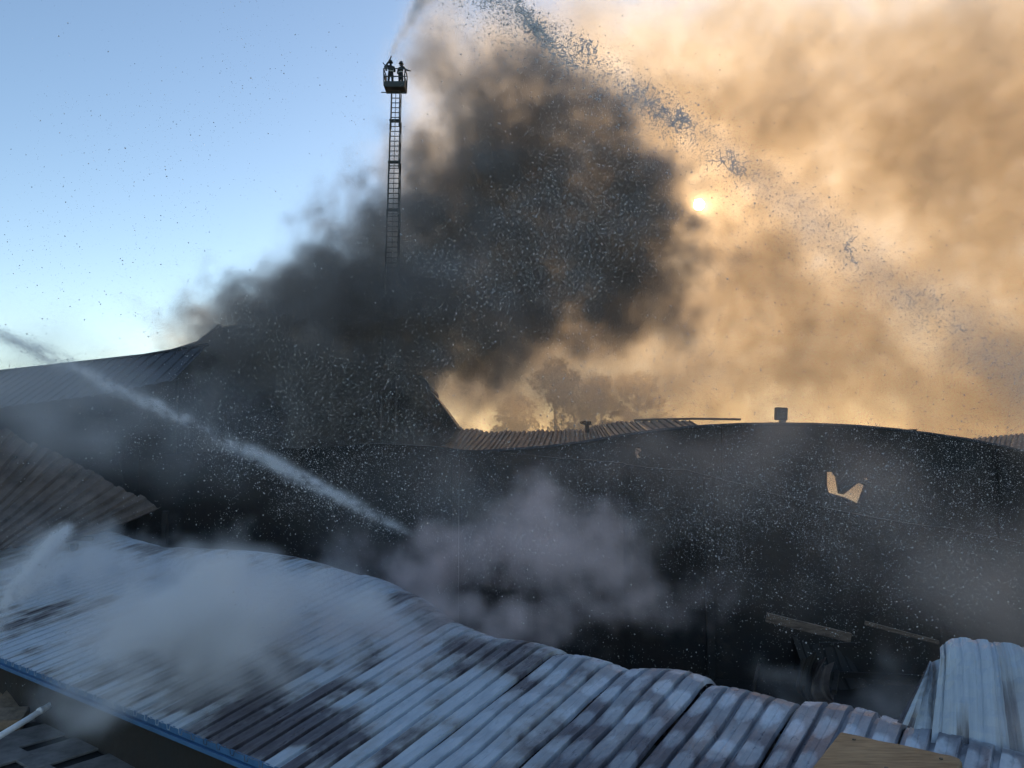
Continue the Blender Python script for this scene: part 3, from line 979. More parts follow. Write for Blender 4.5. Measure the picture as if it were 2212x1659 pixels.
# ------------------------------------------------------------------ turntable ladder with cage and two firefighters
def ladder():
    top = P(855, 197, 48.0); low = P(845.5, 560, 46.5)
    dr = (low - top).normalized()
    base = top + dr * ((top.z - 1.6) / -dr.z)
    root = empty('turntable_ladder', (base.x, base.y, 0))
    tag(root, 'tall extended fire ladder rising out of the smoke towards the blue sky', 'fire ladder')
    X = Vector((1, 0, 0)); X = (X - dr * X.dot(dr)).normalized()
    Yv = X.cross(dr).normalized()
    if Yv.y < 0: Yv = -Yv
    Ltot = (base - top).length
    marks = [0.0, (265 - 197) / F * 48, (364 - 197) / F * 48, (475 - 197) / F * 48, 15.0, Ltot]
    halfw = [0.27, 0.31, 0.34, 0.37, 0.42]
    rung_mesh = {}
    for s in range(5):
        a0, a1 = marks[s], marks[s + 1] + (0.5 if s < 4 else 0)
        hw = halfw[s]; off = 0.05 * s
        for sx in (-1, 1):
            for (dy, w) in ((0.0, 0.075), (0.36, 0.05)):
                p = top + dr * a0 + X * sx * (hw + (0.03 if dy else 0)) + Yv * (dy + off)
                MB().bar(p, p + dr * (a1 - a0), w, w, up=Yv).build('rail', M_STEEL, root)
            n = max(2, int((a1 - a0) / 0.9))
            for k in range(n):
                t0, t1 = a0 + (a1 - a0) * k / n, a0 + (a1 - a0) * (k + 1) / n
                pa = top + dr * t0 + X * sx * hw + Yv * off
                pb = top + dr * t1 + X * sx * (hw + .03) + Yv * (off + .36)
                MB().bar(pa, pb, 0.03, 0.03, up=X).build('brace', M_STEEL, root)
        k = a0 + 0.15
        me = rung_mesh.get(s)
        while k < a1:
            c = top + dr * k + Yv * off
            if me is None:
                o = MB().bar(Vector((-hw, 0, 0)), Vector((hw, 0, 0)), 0.045, 0.045).build('rung', M_STEEL, root)
                me = rung_mesh[s] = o.data
            else:
                o = bpy.data.objects.new('rung', me); COL.objects.link(o); o.parent = root
            o.matrix_parent_inverse = Matrix.Identity(4)
            o.location = c - Vector(root.location)
            k += 0.34
        # heavier yoke at the section head
        c = top + dr * (a0 + 0.05) + Yv * off
        MB().bar(c - X * (hw + .06), c + X * (hw + .06), 0.11, 0.11, up=Yv).build('section_yoke', M_STEEL, root)
        MB().bar(top + dr * a0 + Yv * (off + 0.02), top + dr * a1 + Yv * (off + 0.02), 0.035, 0.035, up=Yv).build('cable_track', M_STEEL, root)
    MB().tube([(base.x, base.y, 0.0), (base.x, base.y, 0.9), (base.x, base.y, 1.7)], [1.1, 1.0, 0.5], 16).build('turntable', M_STEEL, root)

    # cage
    cage = empty('rescue_cage', tuple(P(854, 195, 48.0)))
    tag(cage, 'small railed rescue cage at the tip of the fire ladder', 'cage')
    px = F / 48.0
    fl = P(854, 193, 48.0)
    w, dp, hh = 1.30, 1.05, 1.12
    cf = MB().box(fl, w, dp, 0.10).build('floor', M_CAGE, cage)
    MB().box(fl + Vector((0, -dp / 2, 0.17)), w, 0.04, 0.24).build('kick_panel', M_CAGE, cf)
    MB().box(fl + Vector((0, dp / 2, 0.17)), w, 0.04, 0.24).build('kick_panel', M_CAGE, cf)
    for sx in (-1, 1):
        MB().box(fl + Vector((sx * w / 2, 0, 0.17)), 0.04, dp, 0.24).build('kick_panel', M_CAGE, cf)
        for sy in (-1, 1):
            MB().bar(fl + Vector((sx * w / 2, sy * dp / 2, 0)), fl + Vector((sx * (w / 2 + .03), sy * dp / 2, hh)), 0.06, 0.06).build('corner_post', M_CAGE, cage)
        MB().bar(fl + Vector((sx * (w / 2 + .03), -dp / 2, hh)), fl + Vector((sx * (w / 2 + .03), dp / 2, hh)), 0.06, 0.06).build('handrail', M_CAGE, cage)
        MB().box(fl + Vector((sx * (w / 2 - 0.02), 0, 0.62)), 0.03, dp * .96, 0.30).build('side_panel', M_CAGE, cage)
    for sy in (-1, 1):
        for z in (hh, 0.6):
            MB().bar(fl + Vector((-w / 2 - .02, sy * dp / 2, z)), fl + Vector((w / 2 + .02, sy * dp / 2, z)), 0.05, 0.05).build('handrail', M_CAGE, cage)
    MB().bar(fl + Vector((-w / 2 - .25, 0, -.2)), fl + Vector((w / 2 + .05, 0, -.2)), 0.05, 0.05).build('cross_arm', M_CAGE, cage)
    # water monitor on the cage rail
    mon = empty('water_monitor', tuple(fl + Vector((-0.45, -dp / 2, hh))))
    tag(mon, 'water cannon pointing skyward on the cage rail', 'water cannon')
    n0 = fl + Vector((-0.50, -dp / 2 - .05, hh))
    n1 = P(845.5, 121, 47.4)
    MB().tube([n0 + Vector((0, 0, -.15)), n0 + Vector((0, 0, 0.15))], 0.07, 10).build('swivel', M_CAGE, mon)
    MB().tube([n0 + Vector((-.12, 0, 0.05)), n0 + Vector((0, 0, .2)), n1.lerp(n0, .35), n1], [0.06, 0.065, 0.05, 0.035], 10).build('barrel', M_CAGE, mon)
    MB().bar(n0 + Vector((-.02, 0, .1)), n0 + Vector((-.22, 0, .36)), 0.05, 0.05).build('handle', M_CAGE, mon)
    return fl, n1

def person(root_loc, yaw, pose, label):
    """standing figure from a skinned skeleton; local frame: x right, y forward"""
    root = empty('person', root_loc, yaw)
    tag(root, label, 'person', None)
    J = {'pel': (0, 0, .95), 'spine': (0, .0, 1.15), 'chest': (0, .01, 1.36), 'neck': (0, .02, 1.50), 'head0': (0, .03, 1.58), 'head1': (0, .03, 1.74)}
    R = {'pel': .155, 'spine': .15, 'chest': .17, 'neck': .065, 'head0': .085, 'head1': .09}
    E = [('pel', 'spine'), ('spine', 'chest'), ('chest', 'neck'), ('neck', 'head0'), ('head0', 'head1')]
    for s, sx in (('l', -1), ('r', 1)):
        J.update({s + 'hip': (sx * .11, 0, .88), s + 'knee': (sx * .13, .03, .48), s + 'ank': (sx * .13, 0, .10), s + 'toe': (sx * .15, .16, .05)})
        R.update({s + 'hip': .10, s + 'knee': .075, s + 'ank': .06, s + 'toe': .045})
        E += [('pel', s + 'hip'), (s + 'hip', s + 'knee'), (s + 'knee', s + 'ank'), (s + 'ank', s + 'toe')]
        el, ha = pose[s]
        J.update({s + 'sh': (sx * .20, 0, 1.43), s + 'el': el, s + 'ha': ha})
        R.update({s + 'sh': .085, s + 'el': .062, s + 'ha': .045})
        E += [('chest', s + 'sh'), (s + 'sh', s + 'el'), (s + 'el', s + 'ha')]
        d = (Vector(ha) - Vector(el)).normalized()
        for f, (dx, dz, ln) in enumerate(((-.035, .0, .07), (-.012, .01, .09), (.012, .01, .095), (.034, .0, .08), (.045, -.02, .05))):
            nm = s + 'f%d' % f
            J[nm] = tuple(Vector(ha) + d * ln + Vector((dx, 0, dz)))
            R[nm] = .012
            E.append((s + 'ha', nm))
    keys = list(J)
    me = bpy.data.meshes.new('body')
    me.from_pydata([J[k] for k in keys], [(keys.index(a), keys.index(b)) for a, b in E], [])
    o = bpy.data.objects.new('body', me); COL.objects.link(o); o.parent = root
    me.materials.append(M_JACKET)
    sk = o.modifiers.new('skin', 'SKIN')
    for i, k in enumerate(keys):
        r = R[k]
        me.skin_vertices[0].data[i].radius = (r, r * (0.72 if k in ('pel', 'spine', 'chest') else 1.0))
    me.skin_vertices[0].data[keys.index('pel')].use_root = True
    sub = o.modifiers.new('smooth', 'SUBSURF'); sub.levels = 1; sub.render_levels = 2
    # helmet with brim, face, coat stripes
    mb = MB()
    hx = Vector(J['head1'])
    rings = [(.155, -.03), (.15, -.015), (.115, .0), (.112, .05), (.095, .10), (.06, .135), (.01, .15)]
    vs_, fs = [], []
    n = 16
    for r, z in rings:
        for k in range(n):
            t = 2 * math.pi * k / n
            vs_.append((hx.x + r * math.cos(t), hx.y + r * 1.15 * math.sin(t), hx.z + z))
    for i in range(len(rings) - 1):
        for k in range(n):
            fs.append((i * n + k, i * n + (k + 1) % n, (i + 1) * n + (k + 1) % n, (i + 1) * n + k))
    h = bpy.data.objects.new('helmet', mesh('helmet', vs_, fs, True)); COL.objects.link(h); h.parent = root; h.data.materials.append(M_HELMET)
    fc = MB().tube([(hx.x, hx.y + .06, hx.z - .16), (hx.x, hx.y + .075, hx.z - .09), (hx.x, hx.y + .06, hx.z - .01)], [.05, .07, .06], 10)
    f = bpy.data.objects.new('face', mesh('face', fc.v, fc.f, True)); COL.objects.link(f); f.parent = root; f.data.materials.append(M_SKIN)
    for z, r in ((1.12, .175), (0.62, .0)):
        if not r: continue
        st = MB()
        st.tube([(0, 0, z - .03), (0, 0, z + .03)], r, 16)
        b = bpy.data.objects.new('coat_stripe', mesh('coat_stripe', [(x, y * .75, q) for x, y, q in st.v], st.f)); COL.objects.link(b); b.parent = root; b.data.materials.append(M_STRIPE)
    return root
fl, NOZZLE = ladder()
person(tuple(fl + Vector((-0.30, -0.05, 0.05))), math.radians(25),
       {'l': ((-.36, .10, 1.30), (-.30, .38, 1.42)), 'r': ((.34, .16, 1.24), (.12, .42, 1.36))},
       'firefighter in dark coat and helmet working the water cannon in the cage')
person(tuple(fl + Vector((0.32, 0.10, 0.05))), math.radians(-40),
       {'l': ((-.36, .05, 1.18), (-.30, .28, 1.12)), 'r': ((.40, .08, 1.20), (.52, .30, 1.18))},
       'firefighter in dark coat and helmet holding the right rail of the cage')

# ------------------------------------------------------------------ trees in the lit smoke
def tree(px, ytop, d, rx, hgt, seed, lab, nl=5200):
    rnd = np.random.default_rng(seed)
    tp = P(px, ytop, d)
    root = empty('tree', (tp.x, d, 0))
    tag(root, lab, 'tree', 'trees in the lit smoke')
    b = Vector((tp.x, d, 0)); top = tp.z
    mb = MB()
    mb.tube([b, b + Vector((.1, 0, top * .3)), b + Vector((-.1, .1, top * .6)), b + Vector((0, 0, top * .93))], [.36, .28, .18, .04], 9)
    cs = []
    for k in range(22):
        t = rnd.uniform(0.30, 0.93)
        ang = rnd.uniform(0, 6.28)
        ln = rx * (1.0 - 0.6 * max(0, (t - .55) / .45)) * rnd.uniform(.4, .95)
        a = b + Vector((0, 0, top * (t - .06)))
        e = b + Vector((math.cos(ang) * ln, math.sin(ang) * ln, top * t + .06 * ln))
        mb.tube([a, a.lerp(e, .5) + Vector((0, 0, .2)), e], [.10, .06, .02], 5)
        cs.append((e, rnd.uniform(.6, 1.2) * rx * .5))
    cs.append((b + Vector((0, 0, top - rx * .3)), rx * .42))
    mb.build('trunk', M_TRUNK, root)
    idx = rnd.integers(0, len(cs), nl)
    ctr = np.array([tuple(c[0]) for c in cs])[idx]
    rad = np.array([c[1] for c in cs])[idx]
    g = rnd.normal(size=(nl, 3)); g /= np.linalg.norm(g, axis=1)[:, None]
    pos = ctr + g * (rad * rnd.uniform(.3, 1, nl) ** .6)[:, None] * np.array([1, 1, .7])
    pos[:, 2] = np.minimum(pos[:, 2], top)
    a = rnd.normal(size=(nl, 3)); a /= np.linalg.norm(a, axis=1)[:, None]
    c = np.cross(a, rnd.normal(size=(nl, 3))); c /= np.linalg.norm(c, axis=1)[:, None]
    s = rnd.uniform(.14, .30, nl)[:, None]
    v = np.stack([pos - a * s, pos + c * s * .6, pos + a * s, pos - c * s * .6], 1).reshape(-1, 3)
    me = bpy.data.meshes.new('crown')
    me.from_pydata(v.tolist(), [], np.arange(nl * 4).reshape(-1, 4).tolist())
    link('crown', me, M_LEAF, root)
tree(1200, 768, 104, 4.2, 18, 1, 'tall round tree standing faint in the glowing smoke')
tree(1118, 850, 111, 3.8, 14, 2, 'lower bushy tree beside the tall round one')
tree(1300, 806, 108, 3.8, 16, 3, 'tree with a flat ragged crown beyond the far glowing roof')
tree(1378, 800, 112, 4.4, 16, 4, 'wide tree next to the flat crowned one, almost lost in smoke')

# ------------------------------------------------------------------ smoke, steam and mist as real volumes
def grf(shape, beta, kmin, seed, aniso=(1, 1, 1)):
    """gaussian random field with a turbulence spectrum, zero mean, unit deviation"""
    rng = np.random.default_rng(seed)
    w = rng.standard_normal(shape).astype(np.float32)
    f = np.fft.rfftn(w)
    kx = np.fft.fftfreq(shape[0])[:, None, None] * shape[0] / max(shape) * aniso[0]
    ky = np.fft.fftfreq(shape[1])[None, :, None] * shape[1] / max(shape) * aniso[1]
    kz = np.fft.rfftfreq(shape[2])[None, None, :] * shape[2] / max(shape) * aniso[2]
    # wave number in cycles per voxel
    kx = np.fft.fftfreq(shape[0])[:, None, None] * aniso[0]
    ky = np.fft.fftfreq(shape[1])[None, :, None] * aniso[1]
    kz = np.fft.rfftfreq(shape[2])[None, None, :] * aniso[2]
    k = np.sqrt(kx ** 2 + ky ** 2 + kz ** 2)
    f *= (k ** 2 + kmin ** 2) ** (-beta / 4)
    n = np.fft.irfftn(f, s=shape).astype(np.float32)
    n -= n.mean()
    return n / n.std()

class Grid:
    def __init__(self, lo, hi, vox):
        self.lo = np.array(lo, float); self.vox = vox
        self.n = tuple(int(math.ceil((h - l) / vox)) + 1 for l, h in zip(lo, hi))
        self.hi = self.lo + vox * (np.array(self.n) - 1)
        self.x = (self.lo[0] + vox * np.arange(self.n[0]))[:, None, None].astype(np.float32)
        self.y = (self.lo[1] + vox * np.arange(self.n[1]))[None, :, None].astype(np.float32)
        self.z = (self.lo[2] + vox * np.arange(self.n[2]))[None, None, :].astype(np.float32)
        self.d = np.zeros(self.n, np.float32)
    def warp(self, amp, kmin, seed):
        """turbulent displacement of the coordinates"""
        self.wx = self.x + amp * grf(self.n, 4.6, kmin, seed)
        self.wy = self.y + amp * grf(self.n, 4.6, kmin, seed + 1)
        self.wz = self.z + amp * grf(self.n, 4.6, kmin, seed + 2)
    def puff(self, px, py, d, rx, ry, rd, s):
        c = P(px, py, d)
        k = d / F
        q = ((self.wx - c.x) / (rx * k)) ** 2 + ((self.wy - c.y) / rd) ** 2 + ((self.wz - c.z) / (ry * k)) ** 2
        self.d += (s * np.exp(-1.6 * q)).astype(np.float32)
    def fade(self, w=4):
        for ax in range(3):
            n = self.n[ax]
            r = np.clip(np.minimum(np.arange(n), n - 1 - np.arange(n)) / w, 0, 1).astype(np.float32)
            sh = [1, 1, 1]; sh[ax] = n
            self.d *= r.reshape(sh)

def volume(name, g, matl, label=None, world=None):
    nx, ny, nz = g.n
    N = nx * ny * nz
    me = bpy.data.meshes.new(name)
    me.vertices.add(N)
    co = np.empty((nx, ny, nz, 3), np.float32)
    co[..., 0] = g.x; co[..., 1] = g.y; co[..., 2] = g.z
    me.vertices.foreach_set('co', co.ravel())
    at = me.attributes.new('d', 'FLOAT', 'POINT')
    at.data.foreach_set('value', np.ascontiguousarray(g.d, np.float32).ravel())
    o = bpy.data.objects.new(name, me)
    COL.objects.link(o)
    me.materials.append(matl)
    ng = bpy.data.node_groups.new(name, 'GeometryNodeTree')
    ng.interface.new_socket('Geometry', in_out='INPUT', socket_type='NodeSocketGeometry')
    ng.interface.new_socket('Geometry', in_out='OUTPUT', socket_type='NodeSocketGeometry')
    n, l = ng.nodes, ng.links
    gi = n.new('NodeGroupInput'); go = n.new('NodeGroupOutput')
    pos = n.new('GeometryNodeInputPosition')
    sub = n.new('ShaderNodeVectorMath'); sub.operation = 'SUBTRACT'; sub.inputs[1].default_value = tuple(g.lo)
    l.new(pos.outputs[0], sub.inputs[0])
    dv = n.new('ShaderNodeVectorMath'); dv.operation = 'SCALE'; dv.inputs['Scale'].default_value = 1.0 / g.vox
    l.new(sub.outputs[0], dv.inputs[0])
    ad = n.new('ShaderNodeVectorMath'); ad.operation = 'ADD'; ad.inputs[1].default_value = (.5, .5, .5)
    l.new(dv.outputs[0], ad.inputs[0])
    fl_ = n.new('ShaderNodeVectorMath'); fl_.operation = 'FLOOR'
    l.new(ad.outputs[0], fl_.inputs[0])
    dot = n.new('ShaderNodeSeparateXYZ'); l.new(fl_.outputs[0], dot.inputs[0])
    # integer index: ((ix * ny) + iy) * nz + iz
    def fi(sock):
        c = n.new('FunctionNodeFloatToInt'); l.new(sock, c.inputs[0]); return c.outputs[0]
    def im(op, a, b):
        m = n.new('FunctionNodeIntegerMath'); m.operation = op
        for i, v in enumerate((a, b)):
            if isinstance(v, int): m.inputs[i].default_value = v
            else: l.new(v, m.inputs[i])
        return m.outputs[0]
    ix, iy, iz = fi(dot.outputs[0]), fi(dot.outputs[1]), fi(dot.outputs[2])
    idx = im('ADD', im('MULTIPLY', im('ADD', im('MULTIPLY', ix, ny), iy), nz), iz)
    na = n.new('GeometryNodeInputNamedAttribute'); na.data_type = 'FLOAT'; na.inputs['Name'].default_value = 'd'
    si = n.new('GeometryNodeSampleIndex'); si.data_type = 'FLOAT'; si.domain = 'POINT'; si.clamp = True
    l.new(gi.outputs[0], si.inputs['Geometry'])
    l.new(na.outputs[0], si.inputs['Value'])
    l.new(idx, si.inputs['Index'])
    vc = n.new('GeometryNodeVolumeCube')
    vc.inputs['Background'].default_value = 0.0
    vc.inputs['Min'].default_value = tuple(g.lo)
    vc.inputs['Max'].default_value = tuple(g.hi)
    vc.inputs['Resolution X'].default_value = nx
    vc.inputs['Resolution Y'].default_value = ny
    vc.inputs['Resolution Z'].default_value = nz
    l.new(si.outputs[0], vc.inputs['Density'])
    sm = n.new('GeometryNodeSetMaterial'); sm.inputs['Material'].default_value = matl
    l.new(vc.outputs[0], sm.inputs['Geometry'])
    l.new(sm.outputs[0], go.inputs[0])
    md = o.modifiers.new('volume', 'NODES')
    md.node_group = ng
    if world is not None:
        o.matrix_world = world
    tag(o, label, 'smoke' if label else None, kind='stuff')
    return o

V_DARK = vol_material('dark_smoke', (0.56, 0.52, 0.49), 0.40)
V_STEAM = vol_material('steam', (0.992, 0.98, 0.985), 0.05)
V_BROWN = vol_material('thin_brown_smoke', (0.92, 0.79, 0.71), 0.3)

def pale_smoke_material():
    """tan smoke: a broad and a narrow forward lobe, plus some absorption of blue"""
    m = bpy.data.materials.new('pale_smoke')
    m.use_nodes = True
    N, L = m.node_tree.nodes, m.node_tree.links
    N.clear()
    out = N.new('ShaderNodeOutputMaterial')
    at = N.new('ShaderNodeAttribute'); at.attribute_name = 'density'
    def dens(k):
        mu = N.new('ShaderNodeMath'); mu.operation = 'MULTIPLY'; mu.inputs[1].default_value = k
        L.new(at.outputs['Fac'], mu.inputs[0]); return mu.outputs[0]
    def sc(g, k, c):
        v = N.new('ShaderNodeVolumeScatter'); v.inputs['Anisotropy'].default_value = g
        v.inputs['Color'].default_value = (*c, 1); L.new(dens(k), v.inputs['Density']); return v.outputs[0]
    ab = N.new('ShaderNodeVolumeAbsorption'); ab.inputs['Color'].default_value = (0.80, 0.55, 0.20, 1)
    L.new(dens(0.40), ab.inputs['Density'])
    def add(x, y):
        n = N.new('ShaderNodeAddShader'); L.new(x, n.inputs[0]); L.new(y, n.inputs[1]); return n.outputs[0]
    L.new(add(add(add(sc(0.30, 0.80, (0.96, 0.92, 0.86)), sc(0.85, 0.10, (0.98, 0.80, 0.50))), sc(0.985, 0.007, (0.98, 0.38, 0.09))), ab.outputs[0]), out.inputs['Volume'])
    return m
V_PALE = pale_smoke_material()

def dark_plume():
    g = Grid((-34, 37, 3), (23, 66, 44), 0.27)
    g.warp(1.25, 0.028, 10)
    p = g.puff
    # body of the plume
    p(1150, 470, 55, 290, 200, 5.0, 1.6)
    p(1320, 545, 55, 205, 160, 4.5, 1.4)
    p(1040, 600, 53, 260, 160, 5.0, 1.6)
    p(1210, 310, 56, 200, 130, 4.5, 1.4)
    p(1280, 400, 55, 130, 110, 4.0, 0.7)
    p(1050, 230, 57, 150, 130, 4.0, 0.9)
    p(1000, 110, 58, 140, 100, 4.0, 0.42)
    p(1385, 390, 55, 75, 130, 3.5, 0.6)
    p(1480, 620, 55, 120, 100, 4.0, 0.6)
    p(970, 420, 54, 100, 140, 3.5, 0.9)
    # root of the plume over the smoking hall
    p(830, 700, 46, 220, 140, 4.5, 1.8)
    p(700, 730, 44, 210, 110, 3.5, 1.6)
    p(560, 740, 43, 130, 60, 3.0, 0.8)
    p(640, 850, 42, 240, 120, 2.5, 1.1)
    p(860, 850, 42, 100, 110, 2.5, 1.0)
    p(990, 740, 48, 140, 55, 3.5, 0.95)
    p(1240, 670, 53, 210, 50, 4.0, 0.65)
    p(1090, 360, 55, 220, 170, 4.0, 0.9)
    p(930, 560, 50, 170, 120, 4.0, 1.0)
    p(880, 775, 44.5, 130, 60, 2.5, 1.2)
    p(720, 760, 43.5, 200, 60, 2.5, 1.0)
    p(480, 735, 43, 120, 45, 2.5, 0.8)
    p(600, 720, 43, 150, 55, 2.5, 0.9)
    p(930, 840, 43, 90, 60, 2.0, 0.5)
    # trailing wisps to the left
    p(800, 580, 49, 130, 90, 3.5, 0.85)
    p(660, 640, 48, 130, 70, 3.5, 0.8)
    p(540, 640, 49, 130, 65, 3.5, 0.66)
    p(770, 490, 51, 90, 75, 3.0, 0.56)
    p(440, 690, 49, 120, 50, 3.0, 0.50)
    n1 = grf(g.n, 4.2, 0.022, 33)
    halo = np.clip(g.d - 0.03, 0, 0.6)
    e = g.d + (0.22 * n1) * np.sqrt(np.clip(g.d, 0, 1.2)) - 0.17
    n2 = grf(g.n, 3.4, 0.05, 35)
    g.d = np.clip(e, 0, 1.6) * np.clip(1 + 0.45 * n2, 0.1, 2.2)
    g.d = 0.46 * g.d + 0.10 * halo * np.clip(1 + 0.6 * n1, 0, 2)
    g.fade()
    g.d[g.d < 0.004] = 0
    volume('dark_smoke', g, V_DARK, 'dense black smoke column rising from the smoking hall across the sky')
dark_plume()

def pale_cloud():
    g = Grid((-66, 38, 0), (118, 122, 84), 0.82)
    g.warp(1.5, 0.035, 50)
    p = g.puff
    D = 92
    # broad even bank in front of the sun, denser billows on it
    ex = CX + F * g.wx / g.wy                       # how far right, how high, in photo pixels
    ey = 945 - F * (g.wz - CAMZ) / g.wy
    edge = 930 + 0.0 * ey
    bank = 1 / (1 + np.exp(-(ex - edge) / 70)) * (1 / (1 + np.exp(-(ey + 40 + 0.10 * (ex - 1700)) / 60)))
    low = np.exp(-((ey - 800) / 130) ** 2) / (1 + np.exp(-(ex - 520) / 120))
    g.d += (np.exp(-((g.wy - 103) / 7.5) ** 2) * np.clip(0.85 * bank * (1 - 0.30 * np.exp(-((ey - 850) / 130) ** 2)) + 0.22 * low, 0, 1.1)).astype(np.float32)
    p(1500, 800, 86, 620, 130, 8, 0.20)
    p(1640, 570, 98, 150, 130, 6, 0.32)
    p(1750, 230, D, 260, 160, 6, 0.12)
    p(1680, 680, D, 160, 120, 6, 0.14)
    p(1250, 850, 72, 420, 100, 7, 0.50)
    p(960, 905, 43, 130, 70, 2.5, 0.30)
    p(1300, 925, 56, 380, 45, 6, 0.20)
    p(2000, 880, 60, 500, 70, 8, 0.17)
    p(2250, 850, 88, 380, 200, 8, 0.3)
    p(2650, 450, D, 350, 500, 9, 0.3)
    p(1000, 800, D, 260, 90, 8, 0.40)
    p(640, 720, D, 300, 70, 8, 0.40)
    p(340, 745, D, 150, 40, 7, 0.26)
    n1 = grf(g.n, 4.2, 0.035, 61)
    e = g.d + 0.05 * n1 * np.sqrt(np.clip(g.d, 0, 1.0)) - 0.08
    n2 = grf(g.n, 3.4, 0.08, 63)
    g.d = np.clip(e, 0, 1.6) * np.clip(1 + 0.15 * n2 + 0.22 * grf(g.n, 3.2, 0.22, 65), 0.1, 2.4) * 0.33
    # the smoke is thinner where the sun breaks through
    g.d *= (1 - 0.15 * np.exp(-((ex - 1525) ** 2 + (ey - 425) ** 2) / 115.0 ** 2)).astype(np.float32)
    g.fade()
    g.d[g.d < 0.001] = 0
    volume('pale_smoke', g, V_PALE, 'broad tan smoke bank glowing in front of the low sun')
pale_cloud()

def steam_cloud(lo, hi, puffs, seed, amp, gain, matl, label):
    g = Grid(lo, hi, 0.17)
    g.warp(0.40, 0.03, seed)
    for q in puffs:
        g.puff(*q)
    n1 = grf(g.n, 4.0, 0.03, seed + 11)
    e = g.d + amp * n1 * np.sqrt(np.clip(g.d, 0, 1.2)) - 0.10
    n2 = grf(g.n, 3.4, 0.08, seed + 13)
    g.d = np.clip(e, 0, 1.6) * np.clip(1 + 0.35 * n2, 0.15, 2.2) * gain
    g.fade()
    g.d[g.d < 0.004] = 0
    volume('steam', g, matl, label)

V_BACKLIGHT_TINT = vol_material('backlight_tint_steam', (0.99, 0.875, 0.86), 0.25)  # white steam; the orange backlight is put into its scatter colour as pink
steam_cloud((-24, 9, 3.2), (1, 27, 10), [
    (400, 1430, 15.0, 230, 100, 1.4, 1.3), (520, 1380, 15.8, 140, 110, 1.4, 1.0), (230, 1330, 18.0, 180, 70, 1.6, 0.8),
    (260, 1580, 13.2, 150, 50, 1.0, 0.22), (620, 1270, 19.0, 200, 90, 1.8, 0.6), (330, 1220, 22.0, 250, 60, 1.8, 0.5),
    (740, 1370, 17.0, 230, 80, 1.4, 0.8), (640, 1480, 14.6, 160, 45, 1.0, 0.45), (120, 1250, 22.5, 150, 50, 1.4, 0.3)],
    90, 0.36, 1.5, V_STEAM, 'white steam drifting off the wet left half of the metal roof')
steam_cloud((-9, 12, 3.0), (8, 25, 11.5), [
    (1155, 1100, 21, 85, 65, 1.2, 1.0), (1080, 1180, 20.5, 150, 60, 1.5, 0.85), (1190, 1240, 20, 170, 70, 1.6, 0.75),
    (950, 1280, 18.5, 200, 70, 1.6, 0.85), (1100, 1330, 17, 240, 60, 1.3, 0.7), (1330, 1290, 19, 170, 100, 1.6, 0.35),
    (1000, 1150, 22, 110, 45, 1.3, 0.35), (1260, 1130, 21.5, 110, 60, 1.3, 0.32), (860, 1210, 20.5, 150, 55, 1.5, 0.55),
    (840, 1360, 16.2, 200, 60, 1.2, 0.55), (1330, 1180, 21, 110, 70, 1.5, 0.25)],
    147, 0.48, 1.1, V_BACKLIGHT_TINT, 'steam billowing up behind the torn roof ridge, tinted pink for the orange backlight')
steam_cloud((2.5, 6.8, 3.2), (12, 15, 8.5), [
    (2150, 1600, 9.3, 160, 80, 0.9, 1.5), (2240, 1540, 10, 100, 70, 0.9, 0.9), (1850, 1490, 12.4, 160, 30, 0.8, 0.35)],
    160, 0.40, 1.0, V_STEAM, 'white steam in front of the bent upright roof sheet')

def mist():
    g = Grid((-34, 19, -0.5), (6, 33.5, 16), 0.45)
    g.warp(0.8, 0.03, 190)
    p = g.puff
    p(120, 870, 29, 330, 120, 3.0, 2.0)
    p(420, 960, 28, 330, 130, 3.0, 0.7)
    p(100, 1080, 25, 250, 110, 2.5, 0.7)
    p(900, 1100, 26, 380, 120, 3.0, 0.30)
    n1 = grf(g.n, 4.0, 0.03, 201)
    g.d = np.clip(g.d * (1 + 0.5 * n1) - 0.02, 0, 2.5) * 0.11
    g.fade()
    g.d[g.d < 0.0005] = 0
    volume('mist', g, V_STEAM, 'thin bluish spray mist hanging in front of the left halls')
    g = Grid((-10, 15, -0.5), (30, 33.5, 15), 0.45)
    g.warp(0.9, 0.03, 290)
    p = g.puff
    p(1150, 1060, 27, 300, 100, 3.0, 0.5)
    p(1500, 1060, 27, 380, 110, 3.0, 0.75)
    p(1950, 1080, 26, 380, 150, 3.0, 0.75)
    p(2190, 1260, 23, 200, 150, 2.5, 1.0)
    p(1500, 1250, 22, 320, 110, 2.5, 0.40)
    p(1950, 1300, 20, 220, 70, 2.0, 0.30)
    n1 = grf(g.n, 4.0, 0.03, 301)
    g.d = np.clip(g.d * (1 + 0.6 * n1) - 0.02, 0, 2) * 0.17
    g.fade()
    g.d[g.d < 0.0005] = 0
    volume('thin_smoke', g, V_BROWN, 'thin brownish smoke drifting in front of the burnt walls')
mist()

# ------------------------------------------------------------------ water jets
def frame_along(a, b):
    x = (b - a).normalized()
    y = Vector((0, 0, 1)).cross(x).normalized()
    z = x.cross(y)
    M = Matrix((x, y, z)).transposed().to_4x4()
    M.translation = a
    return M, (b - a).length

